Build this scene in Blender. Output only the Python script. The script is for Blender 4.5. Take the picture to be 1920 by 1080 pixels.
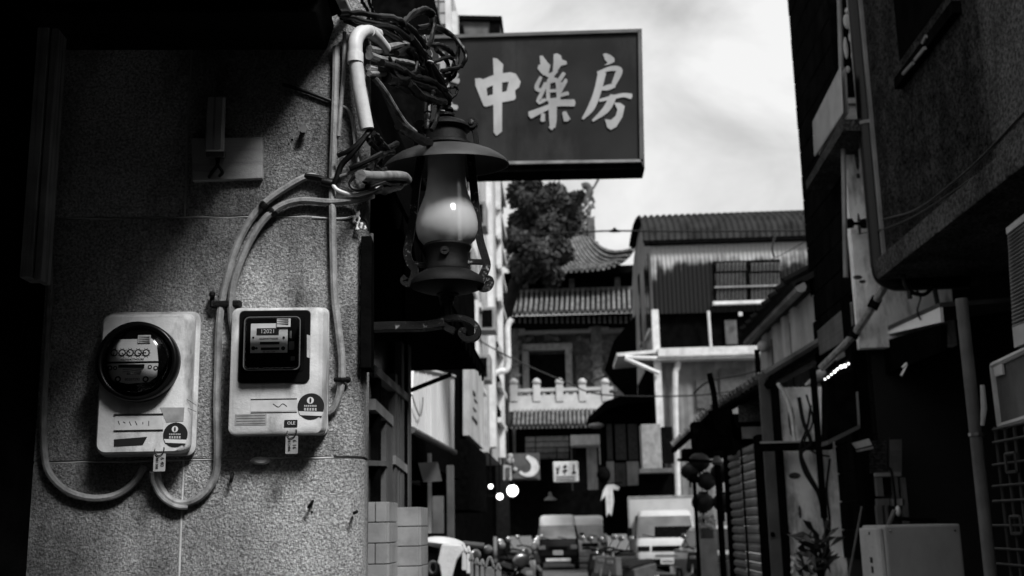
import bpy, bmesh, math, random
from mathutils import Vector as V, Matrix
from mathutils.geometry import tessellate_polygon
random.seed(7)
R = math.radians
for o in list(bpy.data.objects): bpy.data.objects.remove(o)
S = bpy.context.scene
COL = S.collection

# ------------------------------------------------------------------ camera
FPX = 2100.0                       # focal length in pixels of the 1920 px wide photograph
YAW, PITCH, ROLL = 0.042188, 0.209728, -0.021
EYE = V((0, 0, 1.5))
_fw = V((-math.sin(YAW)*math.cos(PITCH), math.cos(YAW)*math.cos(PITCH), math.sin(PITCH)))
_rt = V((math.cos(YAW), math.sin(YAW), 0)); _up = _rt.cross(_fw)
c, s = math.cos(ROLL), math.sin(ROLL)
RT, UP = _rt*c + _up*s, _up*c - _rt*s
cd = bpy.data.cameras.new('camera'); cam = bpy.data.objects.new('camera', cd); COL.objects.link(cam)
cd.sensor_width = 36.0; cd.lens = 36.0*FPX/1920.0; cd.clip_start = 0.05; cd.clip_end = 3000
cam.matrix_world = Matrix(((RT.x, UP.x, -_fw.x, EYE.x), (RT.y, UP.y, -_fw.y, EYE.y), (RT.z, UP.z, -_fw.z, EYE.z), (0, 0, 0, 1)))
cd.dof.use_dof = True; cd.dof.focus_distance = 2.06; cd.dof.aperture_fstop = 7.1
S.camera = cam

# ------------------------------------------------------------------ sky, sun, exposure
SUN_EL, SUN_AZ = R(47), R(145)     # overcast: a broad soft sun behind the camera, over its right shoulder
W = bpy.data.worlds.new('World'); S.world = W; W.use_nodes = True
nt = W.node_tree; nt.nodes.clear()
def WN(t, **k):
    n = nt.nodes.new(t)
    for a, b in k.items(): setattr(n, a, b)
    return n
sky = WN('ShaderNodeTexSky', sky_type='NISHITA', sun_disc=False, sun_elevation=SUN_EL, sun_rotation=SUN_AZ, air_density=1.0, dust_density=3.0)
bw = WN('ShaderNodeRGBToBW'); nt.links.new(sky.outputs[0], bw.inputs[0])
tc = WN('ShaderNodeTexCoord')
mp = WN('ShaderNodeMapping'); mp.inputs['Scale'].default_value = (1.3, 1.3, 2.0)
mp.inputs['Rotation'].default_value = (0.2, 0.1, 0.4)
nt.links.new(tc.outputs['Generated'], mp.inputs[0])
nz = WN('ShaderNodeTexNoise'); nz.inputs['Scale'].default_value = 4.6; nz.inputs['Detail'].default_value = 9; nz.inputs['Roughness'].default_value = 0.55; nz.inputs['Distortion'].default_value = 0.35
nt.links.new(mp.outputs[0], nz.inputs['Vector'])
cr = WN('ShaderNodeMapRange'); cr.inputs['From Min'].default_value = 0.30; cr.inputs['From Max'].default_value = 0.62
cr.inputs['To Min'].default_value = 6.2; cr.inputs['To Max'].default_value = 10.3
nt.links.new(nz.outputs[0], cr.inputs['Value'])
mx = WN('ShaderNodeMix', data_type='FLOAT'); mx.inputs[0].default_value = 0.86     # thick cloud cover over the clear sky
nt.links.new(bw.outputs[0], mx.inputs[2]); nt.links.new(cr.outputs[0], mx.inputs[3])
bg = WN('ShaderNodeBackground'); bg.inputs['Strength'].default_value = 0.05
nt.links.new(mx.outputs[0], bg.inputs['Color'])
wo = WN('ShaderNodeOutputWorld'); nt.links.new(bg.outputs[0], wo.inputs[0])
sl = bpy.data.lights.new('sun', 'SUN'); sl.energy = 2.3; sl.angle = R(15); sl.color = (1, 1, 1)
so = bpy.data.objects.new('sun', sl); COL.objects.link(so)
sd = V((math.sin(SUN_AZ)*math.cos(SUN_EL), math.cos(SUN_AZ)*math.cos(SUN_EL), math.sin(SUN_EL)))
so.rotation_euler = sd.to_track_quat('Z', 'Y').to_euler()
vs = S.view_settings; vs.view_transform = 'Standard'; vs.look = 'None'; vs.exposure = 1.0; vs.gamma = 1.0; vs.use_curve_mapping = False
S.display_settings.display_device = 'sRGB'
S.render.engine = 'CYCLES'; S.cycles.use_denoising = True; S.cycles.max_bounces = 6; S.cycles.transparent_max_bounces = 12
S.cycles.caustics_reflective = False; S.cycles.caustics_refractive = False; S.cycles.sample_clamp_indirect = 4

# ------------------------------------------------------------------ pixel rays into the place
def ray(px, py): return RT*((px-960)/FPX) + UP*((540-py)/FPX) + _fw
def PY(px, py, y):                 # the point of that ray at street distance y
    d = ray(px, py); return EYE + d*(y/d.y)
def PX(px, py, x):                 # on the facade plane X = x
    d = ray(px, py); return EYE + d*(x/d.x)
def PZ(px, py, z):
    d = ray(px, py); return EYE + d*((z-1.5)/d.z)
def PP(px, py, p0, n):
    d = ray(px, py); return EYE + d*((p0-EYE).dot(n)/d.dot(n))

# ------------------------------------------------------------------ materials (black and white place: greys only)
MATS = {}
def mat(name, v=0.3, rough=0.7, var=0.25, scale=6.0, bump=0.0, bscale=60.0, metal=0.0, spec=0.4, stain=0.0, stain_v=0.03, stain_scale=(3, 3, .6), rust=0.0, coat=0.0, emit=0.0, trans=0.0, fine=0.0, grain=0.0, gscale=300.0):
    if name in MATS: return MATS[name]
    m = bpy.data.materials.new(name); m.use_nodes = True; MATS[name] = m
    t = m.node_tree; L = t.links.new; N = t.nodes.new
    p = t.nodes['Principled BSDF']
    p.inputs['Roughness'].default_value = rough; p.inputs['Metallic'].default_value = metal
    p.inputs['Specular IOR Level'].default_value = spec; p.inputs['Coat Weight'].default_value = coat
    g = N('ShaderNodeNewGeometry')
    n1 = N('ShaderNodeTexNoise'); n1.inputs['Scale'].default_value = scale; n1.inputs['Detail'].default_value = 6
    L(g.outputs['Position'], n1.inputs['Vector'])
    r1 = N('ShaderNodeMapRange'); r1.inputs['From Min'].default_value = .3; r1.inputs['From Max'].default_value = .7
    r1.inputs['To Min'].default_value = v*(1-var); r1.inputs['To Max'].default_value = v*(1+var)
    L(n1.outputs[0], r1.inputs['Value']); out = r1.outputs[0]
    oi = N('ShaderNodeObjectInfo'); mr = N('ShaderNodeMapRange'); mr.inputs['To Min'].default_value = .9; mr.inputs['To Max'].default_value = 1.1
    L(oi.outputs['Random'], mr.inputs['Value']); mm = N('ShaderNodeMath'); mm.operation = 'MULTIPLY'; L(out, mm.inputs[0]); L(mr.outputs[0], mm.inputs[1]); out = mm.outputs[0]
    def blend(a, val, fac):
        k = N('ShaderNodeMix'); k.data_type = 'FLOAT'; L(fac, k.inputs[0]); L(a, k.inputs[2]); k.inputs[3].default_value = val; return k.outputs[0]
    if stain:
        mpn = N('ShaderNodeMapping'); mpn.inputs['Scale'].default_value = stain_scale; L(g.outputs['Position'], mpn.inputs[0])
        n2 = N('ShaderNodeTexNoise'); n2.inputs['Scale'].default_value = 1.0; n2.inputs['Detail'].default_value = 8; n2.inputs['Roughness'].default_value = .65; L(mpn.outputs[0], n2.inputs['Vector'])
        r2 = N('ShaderNodeMapRange'); r2.inputs['From Min'].default_value = .48; r2.inputs['From Max'].default_value = .72; r2.inputs['To Max'].default_value = stain; L(n2.outputs[0], r2.inputs['Value'])
        out = blend(out, stain_v, r2.outputs[0])
    if rust:
        n3 = N('ShaderNodeTexNoise'); n3.inputs['Scale'].default_value = 46; n3.inputs['Detail'].default_value = 9; n3.inputs['Roughness'].default_value = .75; L(g.outputs['Position'], n3.inputs['Vector'])
        r3 = N('ShaderNodeMapRange'); r3.inputs['From Min'].default_value = .57; r3.inputs['From Max'].default_value = .64; r3.inputs['To Max'].default_value = rust; L(n3.outputs[0], r3.inputs['Value'])
        out = blend(out, .3, r3.outputs[0])
    if fine:
        n4 = N('ShaderNodeTexNoise'); n4.inputs['Scale'].default_value = bscale*1.15; n4.inputs['Detail'].default_value = 7; n4.inputs['Roughness'].default_value = .78; L(g.outputs['Position'], n4.inputs['Vector'])
        r4 = N('ShaderNodeMapRange'); r4.inputs['From Min'].default_value = .52; r4.inputs['From Max'].default_value = .30; r4.inputs['To Max'].default_value = fine; L(n4.outputs[0], r4.inputs['Value'])
        out = blend(out, v*.12, r4.outputs[0])
    if grain:
        ng = N('ShaderNodeTexNoise'); ng.inputs['Scale'].default_value = gscale; ng.inputs['Detail'].default_value = 3; ng.inputs['Roughness'].default_value = .7; L(g.outputs['Position'], ng.inputs['Vector'])
        rg_ = N('ShaderNodeMapRange'); rg_.inputs['From Min'].default_value = .36; rg_.inputs['From Max'].default_value = .64; rg_.inputs['To Min'].default_value = 1-grain; rg_.inputs['To Max'].default_value = 1+grain; L(ng.outputs[0], rg_.inputs['Value'])
        mg = N('ShaderNodeMath'); mg.operation = 'MULTIPLY'; L(out, mg.inputs[0]); L(rg_.outputs[0], mg.inputs[1]); out = mg.outputs[0]
    L(out, p.inputs['Base Color'])
    if bump:
        nb = N('ShaderNodeTexNoise'); nb.inputs['Scale'].default_value = bscale; nb.inputs['Detail'].default_value = 6; nb.inputs['Roughness'].default_value = .68; L(g.outputs['Position'], nb.inputs['Vector'])
        b = N('ShaderNodeBump'); b.inputs['Strength'].default_value = min(bump, 1); b.inputs['Distance'].default_value = .6/bscale*max(bump, 1); L(nb.outputs[0], b.inputs['Height']); L(b.outputs[0], p.inputs['Normal'])
    if emit:
        p.inputs['Emission Color'].default_value = (1, 1, 1, 1); p.inputs['Emission Strength'].default_value = emit
    if trans: p.inputs['Transmission Weight'].default_value = trans
    return m

STUCCO = mat('stucco', .46, .95, .7, 2.4, bump=5, bscale=210, spec=.1, stain=.95, stain_v=.05, stain_scale=(5.5, 5.5, 2.6), fine=.5, grain=.5, gscale=230)
BEAD = mat('mortar_bead', .42, .9, .3, 30, bump=.6, bscale=200, spec=.15)
BLACK = mat('black_paint', .004, .75, .5, 14, bump=.4, bscale=120, spec=.0)
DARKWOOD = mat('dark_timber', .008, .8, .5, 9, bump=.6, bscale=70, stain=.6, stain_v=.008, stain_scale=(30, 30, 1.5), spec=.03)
PLY = mat('grey_plywood', .36, .85, .25, 8, bump=.4, bscale=150, stain=.6, stain_v=.08, stain_scale=(6, 6, 60), spec=.2)
IRON = mat('cast_iron', .006, .5, .6, 20, bump=.8, bscale=320, spec=.14)
RUSTY = mat('flaking_iron', .006, .5, .6, 20, bump=.8, bscale=300, spec=.14, rust=.8)
CABLE = mat('black_cable', .004, .4, .3, 40, bump=.2, bscale=200, spec=.25)
GREYCABLE = mat('grey_conduit', .23, .5, .35, 30, bump=.4, bscale=120, spec=.35, stain=.8, stain_v=.03, stain_scale=(40, 40, 12))
PVC = mat('white_pipe', .62, .45, .12, 20, bump=.15, bscale=90, spec=.35, stain=.5, stain_v=.2, stain_scale=(30, 30, 12))
METERBOX = mat('meter_casing', .56, .45, .22, 14, bump=.25, bscale=160, spec=.35, stain=.85, stain_v=.10, stain_scale=(20, 20, 9))
PAPER = mat('paper_label', .50, .6, .12, 60, spec=.2)
PAPERD = mat('old_label', .26, .7, .25, 60, spec=.2)
FACE = mat('dial_face', .58, .5, .1, 40, spec=.3)
INK = mat('black_ink', .012, .6, .2, 40, spec=.2)
WHITEINK = mat('white_ink', .6, .6, .1, 40, spec=.2)
BLACKGLOSS = mat('black_plastic', .004, .3, .3, 30, spec=.25)
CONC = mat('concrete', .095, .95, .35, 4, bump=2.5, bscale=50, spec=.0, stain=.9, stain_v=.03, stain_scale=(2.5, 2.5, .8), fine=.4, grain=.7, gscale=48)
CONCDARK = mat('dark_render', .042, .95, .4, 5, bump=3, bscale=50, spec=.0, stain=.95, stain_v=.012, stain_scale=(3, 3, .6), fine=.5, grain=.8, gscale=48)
PALE = mat('pale_wall', .42, .9, .2, 3, bump=.4, bscale=30, spec=.15, stain=.8, stain_v=.14, stain_scale=(2.5, 2.5, .5))
PEEL = mat('peeling_wall', .85, .9, .3, 4, bump=.5, bscale=30, spec=.15, stain=1, stain_v=.05, stain_scale=(7, 7, 2.2))
WHITE = mat('white_paint', .58, .6, .15, 5, bump=.1, bscale=60, spec=.3, stain=.6, stain_v=.25, stain_scale=(3, 3, 1))
GREYP = mat('grey_paint', .085, .6, .3, 5, bump=.2, bscale=60, spec=.3, stain=.6, stain_v=.02, stain_scale=(5, 5, 1.5))
MIDP = mat('mid_grey_paint', .22, .6, .3, 5, bump=.2, bscale=60, spec=.3, stain=.6, stain_v=.1, stain_scale=(5, 5, 1.5))
TILE = mat('glazed_tile', .26, .35, .2, 8, bump=.15, bscale=50, spec=.5, stain=.7, stain_v=.16, stain_scale=(14, 14, 14))
MORTAR = mat('tile_mortar', .10, .95, .3, 20, bump=.4, bscale=100, spec=.1)
SHADE = mat('dim_interior', .003, .95, .4, 4, spec=.0)  # near-black base colour paints in the shade of unlit places
GLASSD = mat('dark_window_glass', .006, .15, .3, 3, spec=.3)
SIGNFACE = mat('sign_face', .016, .4, .5, 1.6, spec=.1, stain=.8, stain_v=.045, stain_scale=(2.2, 2.2, .9))  # paler blotches colour in the uneven light on the face
SIGNCH = mat('sign_lettering', .34, .5, .22, 3, spec=.2, stain=.5, stain_v=.15, stain_scale=(4, 4, 2))
ASPHALT = mat('asphalt', .11, .85, .3, 2, bump=.8, bscale=50, spec=.3, stain=.6, stain_v=.05, stain_scale=(.8, .8, .8))
ROOFT = mat('roof_tile', .15, .75, .5, 3, bump=.3, bscale=20, spec=.15, stain=.8, stain_v=.05, stain_scale=(2, 2, 2))
ROOFMETAL = mat('weathered_sheet_roof', .030, .9, .5, 2, bump=.2, bscale=30, spec=.0, stain=.7, stain_v=.02, stain_scale=(1, 1, 1))
STONE = mat('carved_stone', .10, .9, .45, 5, bump=1.0, bscale=12, spec=.15, stain=.8, stain_v=.05, stain_scale=(3, 3, 3))
STONEL = mat('pale_stone', .48, .85, .15, 4, bump=.3, bscale=20, spec=.15, stain=.5, stain_v=.25, stain_scale=(2, 2, 2))
CARWHITE = mat('white_car_paint', .82, .3, .08, 3, spec=.4, coat=.5)
CARDARK = mat('dark_car_paint', .005, .3, .2, 3, spec=.25, coat=.2)
CARGREY = mat('grey_car_paint', .25, .3, .15, 3, spec=.4, coat=.5)
RUBBER = mat('rubber', .005, .8, .3, 20, spec=.2)
CHROME = mat('chrome', .28, .3, .1, 10, metal=.9)
LENS = mat('lamp_lens', .14, .2, .1, 10, spec=.5)
SCREEN = mat('windscreen_glass', .24, .12, .3, 2, spec=.6)
ROOFD = mat('roof_tile_bed', .012, .9, .4, 3, spec=.0)  # near-black so the gaps between tile rows look shaded
CANVAS = mat('black_canvas', .003, .9, .4, 9, bump=.4, bscale=60, spec=.0)
CLOTHW = mat('white_cloth', .70, .9, .12, 8, bump=.3, bscale=40, spec=.1)
CLOTHG = mat('grey_cloth', .25, .9, .35, 8, bump=.4, bscale=40, spec=.1)
LAMPON = mat('lit_bulb', .8, .5, .05, 3, emit=2.6)
LANTC = mat('lantern_paper', .022, .6, .4, 6, bump=.2, bscale=40, spec=.3)
BARK = mat('bark', .015, .95, .4, 6, bump=1, bscale=20, spec=.1)
LEAFT = mat('tree_leaves', .020, .6, .7, 1.2, spec=.3)
LEAFP = mat('plant_leaves', .040, .45, .6, 9, spec=.4)
WIREM = mat('pale_wire', .55, .5, .2, 60, spec=.3)

# ------------------------------------------------------------------ mesh helpers
class MB:
    def __init__(s): s.v = []; s.f = []
    def add(s, vs, fs):
        b = len(s.v); s.v += [V(x) for x in vs]; s.f += [tuple(b+i for i in f) for f in fs]; return s
    def box(s, a, b):
        x0, x1 = sorted((a[0], b[0])); y0, y1 = sorted((a[1], b[1])); z0, z1 = sorted((a[2], b[2]))
        return s.add([(x0, y0, z0), (x1, y0, z0), (x1, y1, z0), (x0, y1, z0), (x0, y0, z1), (x1, y0, z1), (x1, y1, z1), (x0, y1, z1)],
                     [(3, 2, 1, 0), (4, 5, 6, 7), (0, 1, 5, 4), (1, 2, 6, 5), (2, 3, 7, 6), (3, 0, 4, 7)])
    def prism(s, pts, ex):         # a planar polygon pushed along ex
        n = len(pts); ex = V(ex); p = [V(q) for q in pts]
        return s.add(p + [q+ex for q in p], [tuple(reversed(range(n))), tuple(range(n, 2*n))] + [(i, (i+1) % n, n+(i+1) % n, n+i) for i in range(n)])
    def loft(s, loops, cap0=True, cap1=True, closed=True):
        n = len(loops[0]); b = len(s.v); s.v += [V(p) for l in loops for p in l]
        for k in range(len(loops)-1):
            for i in range(n if closed else n-1):
                j = (i+1) % n; s.f.append((b+k*n+i, b+k*n+j, b+(k+1)*n+j, b+(k+1)*n+i))
        if cap0: s.f.append(tuple(b+i for i in reversed(range(n))))
        if cap1: s.f.append(tuple(b+(len(loops)-1)*n+i for i in range(n)))
        return s
    def tube(s, pts, r, n=8, rs=None):
        pts = [V(p) for p in pts]; loops = []; prev = None
        for i, p in enumerate(pts):
            t = (pts[min(i+1, len(pts)-1)] - pts[max(i-1, 0)])
            t = t.normalized() if t.length > 1e-9 else V((0, 0, 1))
            if prev is None:
                a = t.cross(V((0, 0, 1)));  a = t.cross(V((1, 0, 0))) if a.length < .1 else a
            else:
                a = prev - t*prev.dot(t)
                if a.length < 1e-6: a = t.cross(V((1, 0, 0)))
            a.normalize(); prev = a; b = t.cross(a); q = rs[i] if rs else r
            loops.append([p + (a*math.cos(2*math.pi*k/n) + b*math.sin(2*math.pi*k/n))*q for k in range(n)])
        return s.loft(loops)
    def lathe(s, prof, c, n=32, ax=None, cap=True):   # prof: (radius, height); axis up or a frame ax=(u,v,w)
        u, v, w = ax or (V((1, 0, 0)), V((0, 1, 0)), V((0, 0, 1)))
        c = V(c)
        return s.loft([[c + u*(r*math.cos(2*math.pi*k/n)) + v*(r*math.sin(2*math.pi*k/n)) + w*h for k in range(n)] for r, h in prof], cap, cap)
    def ball(s, c, r, n=10, sq=(1, 1, 1)):
        m = max(4, n//2+1); c = V(c)
        return s.loft([[c + V((r*sq[0]*math.sin(math.pi*(j+.02)/(m+.04))*math.cos(2*math.pi*k/n), r*sq[1]*math.sin(math.pi*(j+.02)/(m+.04))*math.sin(2*math.pi*k/n), -r*sq[2]*math.cos(math.pi*(j+.02)/(m+.04)))) for k in range(n)] for j in range(m+1)])
    def quad(s, a, b, c, d, th=.01, dr=None):          # a slab: the quad plus its thickness
        a, b, c, d = V(a), V(b), V(c), V(d); n = V(dr) if dr else (b-a).cross(d-a).normalized()
        return s.prism([a, b, c, d], n*th)
    def build(s, name, m, parent=None, smooth=False, bevel=0, seg=2, at=None):
        me = bpy.data.meshes.new(name)
        o_ = V(at) if at is not None else (parent_loc(parent) if parent else None)
        if o_ is None:
            lo = [min(v[i] for v in s.v) for i in range(3)]; hi = [max(v[i] for v in s.v) for i in range(3)]
            o_ = V(((lo[0]+hi[0])/2, (lo[1]+hi[1])/2, lo[2]))
        me.from_pydata([tuple(v-o_) for v in s.v], [], s.f)
        bm = bmesh.new(); bm.from_mesh(me)
        bmesh.ops.recalc_face_normals(bm, faces=bm.faces)
        if bevel: bmesh.ops.bevel(bm, geom=[e for e in bm.edges if len(e.link_faces) == 2 and e.calc_face_angle(0) > .6], offset=bevel, segments=seg, affect='EDGES', profile=.6, clamp_overlap=True)
        bm.to_mesh(me); bm.free()
        if smooth:
            for p in me.polygons: p.use_smooth = True
            if smooth != 'all':
                me.set_sharp_from_angle(angle=R(38))
        if m: me.materials.append(m)
        o = bpy.data.objects.new(name, me); COL.objects.link(o)
        if parent: o.parent = parent; o.location = o_ - parent_loc(parent)
        else: o.location = o_
        LOCS[o.name] = o_
        return o
LOCS = {}
def parent_loc(p): return LOCS.get(p.name, V((0, 0, 0)))
def tag(o, label, cat, group=None):
    o['label'] = label; o['category'] = cat
    if group: o['group'] = group
    return o
def thing(name, label, cat, loc=(0, 0, 0), group=None):
    o = bpy.data.objects.new(name, None); COL.objects.link(o); o.location = loc; o.empty_display_size = .1
    LOCS[o.name] = V(loc); return tag(o, label, cat, group)
def struct(o): o['kind'] = 'structure'; return o
def copy_tree(o, parent=None):
    k = o.copy(); COL.objects.link(k); k.parent = parent
    for ch in list(o.children): copy_tree(ch, k)
    return k
def spline(pts, n=6):              # Catmull-Rom through the points
    p = [V(q) for q in pts]; p = [p[0]*2-p[1]] + p + [p[-1]*2-p[-2]]; out = []
    for i in range(1, len(p)-2):
        a, b, c_, d = p[i-1], p[i], p[i+1], p[i+2]
        for k in range(n):
            t = k/n; out.append(.5*((2*b) + (c_-a)*t + (2*a-5*b+4*c_-d)*t*t + (3*b-a-3*c_+d)*t**3))
    return out + [p[-2]]
def pybox(px0, py0, px1, py1, y, dep, mb=None):       # box whose front face spans the pixel rectangle at street distance y
    cx, cy = (px0+px1)/2, (py0+py1)/2
    a, b = PY(px0, cy, y).x, PY(px1, cy, y).x; zt, zb = PY(cx, py0, y).z, PY(cx, py1, y).z
    return (mb or MB()).box((a, y, zb), (b, y+dep, zt))
def xspan(px0, py0, px1, py1, x):  # (y0,z0)-(y1,z1) of two pixels on a facade plane
    a, b = PX(px0, py0, x), PX(px1, py1, x); return a, b
def textmesh(body, size, frame, name, m, parent, align='CENTER', th=.0004):
    cu = bpy.data.curves.new('t', 'FONT'); cu.body = body; cu.size = size; cu.align_x = align; cu.align_y = 'CENTER'; cu.extrude = th; cu.resolution_u = 2
    ob = bpy.data.objects.new('t', cu); COL.objects.link(ob)
    dg = bpy.context.evaluated_depsgraph_get(); me = bpy.data.meshes.new_from_object(ob.evaluated_get(dg))
    bpy.data.objects.remove(ob); bpy.data.curves.remove(cu)
    c_, u, v, w = frame
    mb = MB(); mb.add([c_ + u*q.co.x + v*q.co.y + w*q.co.z for q in me.vertices], [tuple(p.vertices) for p in me.polygons]); bpy.data.meshes.remove(me)
    return mb.build(name, m, parent)
def stroke_poly(pts, w, n=4):      # brush stroke outline in 2D from a centre line with widths
    ws = w if isinstance(w, (list, tuple)) else [w]*len(pts)
    P = [V((a, b, k)) for (a, b), k in zip(pts, ws)]
    q = spline(P, n) if len(P) > 2 else [P[0].lerp(P[1], t/4) for t in range(5)]
    lft, rgt = [], []
    for i, p in enumerate(q):
        d = (q[min(i+1, len(q)-1)] - q[max(i-1, 0)]); d.z = 0
        d = d.normalized() if d.length > 0 else V((1, 0, 0)); nn = V((-d.y, d.x, 0)); h = p.z/2
        if i == 0: lft.append(V((p.x, p.y, 0)) - d*h*.35)
        lft.append(V((p.x, p.y, 0)) + nn*h); rgt.append(V((p.x, p.y, 0)) - nn*h)
        if i == len(q)-1: lft.append(V((p.x, p.y, 0)) + d*h*.35)
    return [(p.x, p.y) for p in lft + rgt[::-1]]

# ------------------------------------------------------------------ ground
road = struct(MB().add([(-600, -60, 0), (600, -60, 0), (600, 900, 0), (-600, 900, 0)], [(0, 1, 2, 3)]).build('road', ASPHALT, at=(0, 0, 0)))
# ------------------------------------------------------------------ the near stucco wall
A_ = .09
WU, WN_, WZ = V((math.cos(A_), math.sin(A_), 0)), V((math.sin(A_), -math.cos(A_), 0)), V((0, 0, 1))
WC = PY(681, 700, 1.95); WC.z = 0
def wp(px, py, off=0.0): return PP(px, py, WC + WN_*off, WN_)
def wl(px, py, off=0.0):
    p = wp(px, py, off) - WC; return p.dot(WU), p.z
def WL(u, v, w): return WC + WU*u + WZ*v + WN_*w
WFR = (WU, WZ, WN_)
wall = thing('stucco_wall', 'rough grey stucco corner wall carrying the two electricity meters', 'wall', WC - WU*.5)
UL = wl(-160, 600)[0]
def plan(u0, u1, corner, inset):    # plan outline of a piece of the wall, wrapping the rounded street corner
    d = .13
    if not corner: return [(u0, -inset), (u1, -inset), (u1, -d), (u0, -d)]
    r = .045; pts = [(u0, -inset)]
    for k in range(9):
        t = math.pi/2*k/8; pts.append((u1-inset-r + r*math.sin(t), -inset-r + r*math.cos(t)))
    return pts + [(u1-inset, -d), (u0, -d)]
def wpiece(u0, u1, z0, z1, corner, inset, name, m, bevel=0):
    mb = MB(); pl = plan(u0, u1, corner, inset)
    mb.prism([WL(a, z0, b) for a, b in pl], (0, 0, z1-z0)); return mb.build(name, m, wall, smooth=True, bevel=bevel)
g = .0022
uA = wl(352, 250)[0]; uB = wl(340, 960)[0]; z1_, z2_ = wl(380, 407)[1], wl(380, 862)[1]
wpiece(UL, 0, 0, 3.6, True, .0045, 'mortar_core', BEAD)
for (u0, u1, za, zb, cn) in ((UL, uB-g, 0, z2_-g, False), (uB+g, 0, 0, z2_-g, True), (UL, 0, z2_+g, z1_-g, True), (UL, uA-g, z1_+g, 3.6, False), (uA+g, 0, z1_+g, 3.6, True)):
    wpiece(u0, u1, za, zb, cn, 0, 'panel', STUCCO, bevel=.0015)
for (a, b, hz) in (((UL, z1_), (wl(600, 400)[0], z1_), 1), ((UL, z2_), (-.05, z2_), 1), ((uA, z1_), (uA, 3.6), 0), ((uB, 0), (uB, z2_), 0)):
    jr = random.Random(int(a[1]*1000)); nn_ = 26
    MB().tube([WL(a[0]+(b[0]-a[0])*k/nn_+(0 if hz else jr.gauss(0, .0007)), a[1]+(b[1]-a[1])*k/nn_+(jr.gauss(0, .0007) if hz else 0), -.0018+jr.gauss(0, .0006)) for k in range(nn_+1)], .002, 6, rs=[.0021*jr.uniform(.35, 1.25) for k in range(nn_+1)]).build('mortar_bead', BEAD, wall)
MB().tube(spline([wp(585, 408, .001), wp(640, 410, .001), wp(668, 404, .0)]), .002, 5).build('mortar_bead', BEAD, wall)
# pits and bolts in the stucco
for (x, y, r) in ((548, 262, 2.5), (541, 270, 1.6), (585, 960, 2.2)):
    c_ = wp(x, y, .0); MB().lathe([(r*.0009*.6, .002), (r*.0009, .0)], c_, 8, WFR).build('pit', BLACK, wall)
def wcyl(px, py, off0, off1, rpx, m, name, parent, n=20, px2=None):
    a = wp(px, py, off0); r = rpx*.00093
    return MB().lathe([(r, 0), (r, (off1-off0)*.8), (r*.85, off1-off0)], a, n, WFR).build(name, m, parent, smooth=True)

bo = thing('anchor_bolt', 'stubby pale bolt stub sticking out of the stucco beside the conduit', 'bolt', wp(570, 241))
MB().tube([wp(570, 241, -.005), wp(569, 241, .022)], .005, 10).build('shank', GREYCABLE, bo); MB().tube([wp(570, 241, .014), wp(569, 241, .026)], .008, 6).build('nut', MIDP, bo)
for (x, y, dx, dy, lb) in ((586, 940, -8, 12, 'bent dark hook nail low on the stucco below the meters'), (436, 888, -3, 16, 'short dark peg in the stucco right of the cable loop'), (664, 962, 6, -3, 'tiny dark nail near the rounded wall corner')):
    tag(MB().tube(spline([wp(x, y, -.004), wp(x, y, .012), wp(x+dx*.4, y+dy*.4, .018), wp(x+dx, y+dy, .016)]), .0028, 6).build('nail', IRON), lb, 'nail', 'nails in the stucco wall')
tag(MB().loft([[WL(*wl(488+18*math.cos(t)*k, 864+7*math.sin(t)*k, h), h) for t in [i*math.pi/6 for i in range(12)]] for k, h in ((1.1, 0), (1, .012), (.6, .018))]).build('plaster_lump', PVC, smooth=True), 'pale oval plaster lump on the joint below the right meter', 'plaster lump')

# awning and timber over the wall, and the dark return on the left that shades it
aw = thing('sheet_awning', 'dark sheet metal awning jutting out over the meter wall', 'awning', WL(-.8, 2.38, .4))
ux = wl(648, 30)[0]
def WS(x, y, z): return V((x, y, z))
xa = WL(ux, 0, 0).x; za = wl(648, 30)[1]
nr = 26
mb = MB(); prof = []
for i in range(nr*4+1):
    x = -3.2 + (xa+3.2)*i/(nr*4); prof.append((x, .010*math.sin(i*math.pi/2)))
lo0 = [V((x, -1.6, za-.10+h)) for x, h in prof]; lo1 = [V((x, 1.93, za+h)) for x, h in prof]
mb.loft([lo0, lo1, [p+V((0, 0, .004)) for p in lo1], [p+V((0, 0, .004)) for p in lo0], lo0], False, False, closed=False)
mb.build('corrugated_sheet', BLACK, aw, smooth='all')
MB().box((xa-.006, 0, 0), (xa+.012, 1, .03)).build('tmp', None) and None
bpy.data.objects.remove(bpy.data.objects['tmp'])
MB().tube([V((xa+.004, -1.6, za-.10)), V((xa+.004, 1.935, za+.004))], .010, 10).build('edge_tube', PVC, aw, smooth=True)
b0, b1 = wl(300, 95, .13), wl(610, 30, .13)
MB().add([WL(u, v, w) for w in (0.001, .16) for (u, v) in ((UL, za-.07), (ux-.035, za-.07), (ux-.02, za-.02), (UL, za-.02))], [(0, 1, 2, 3), (7, 6, 5, 4), (0, 4, 5, 1), (1, 5, 6, 2), (2, 6, 7, 3), (3, 7, 4, 0)]).build('wall_beam', DARKWOOD, aw, bevel=.004)  # added dark beam stands in for the shadow under the awning
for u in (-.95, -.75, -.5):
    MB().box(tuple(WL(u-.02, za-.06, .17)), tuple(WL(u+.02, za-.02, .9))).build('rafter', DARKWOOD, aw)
lw = thing('dark_house_front', 'black unlit house front at the left edge of the meter wall', 'house front', (-1.2, 1.2, 0))
xl = wp(70, 700, .0).x
MB().box((xl-.4, -9, 0), (xl-.012, 1.93, 4.2)).build('wall', SHADE, lw)
MB().box((xl-.3, -9.4, 0), (3.4, -9.01, 5.5)).build('rear_wing', CONC, lw)  # unseen block added behind the camera to cut low skylight on the wall
MB().box((xl-.02, 1.70, 0), (xl+.004, 1.92, 4.2)).build('door_frame', BLACK, lw, bevel=.004)
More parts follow.
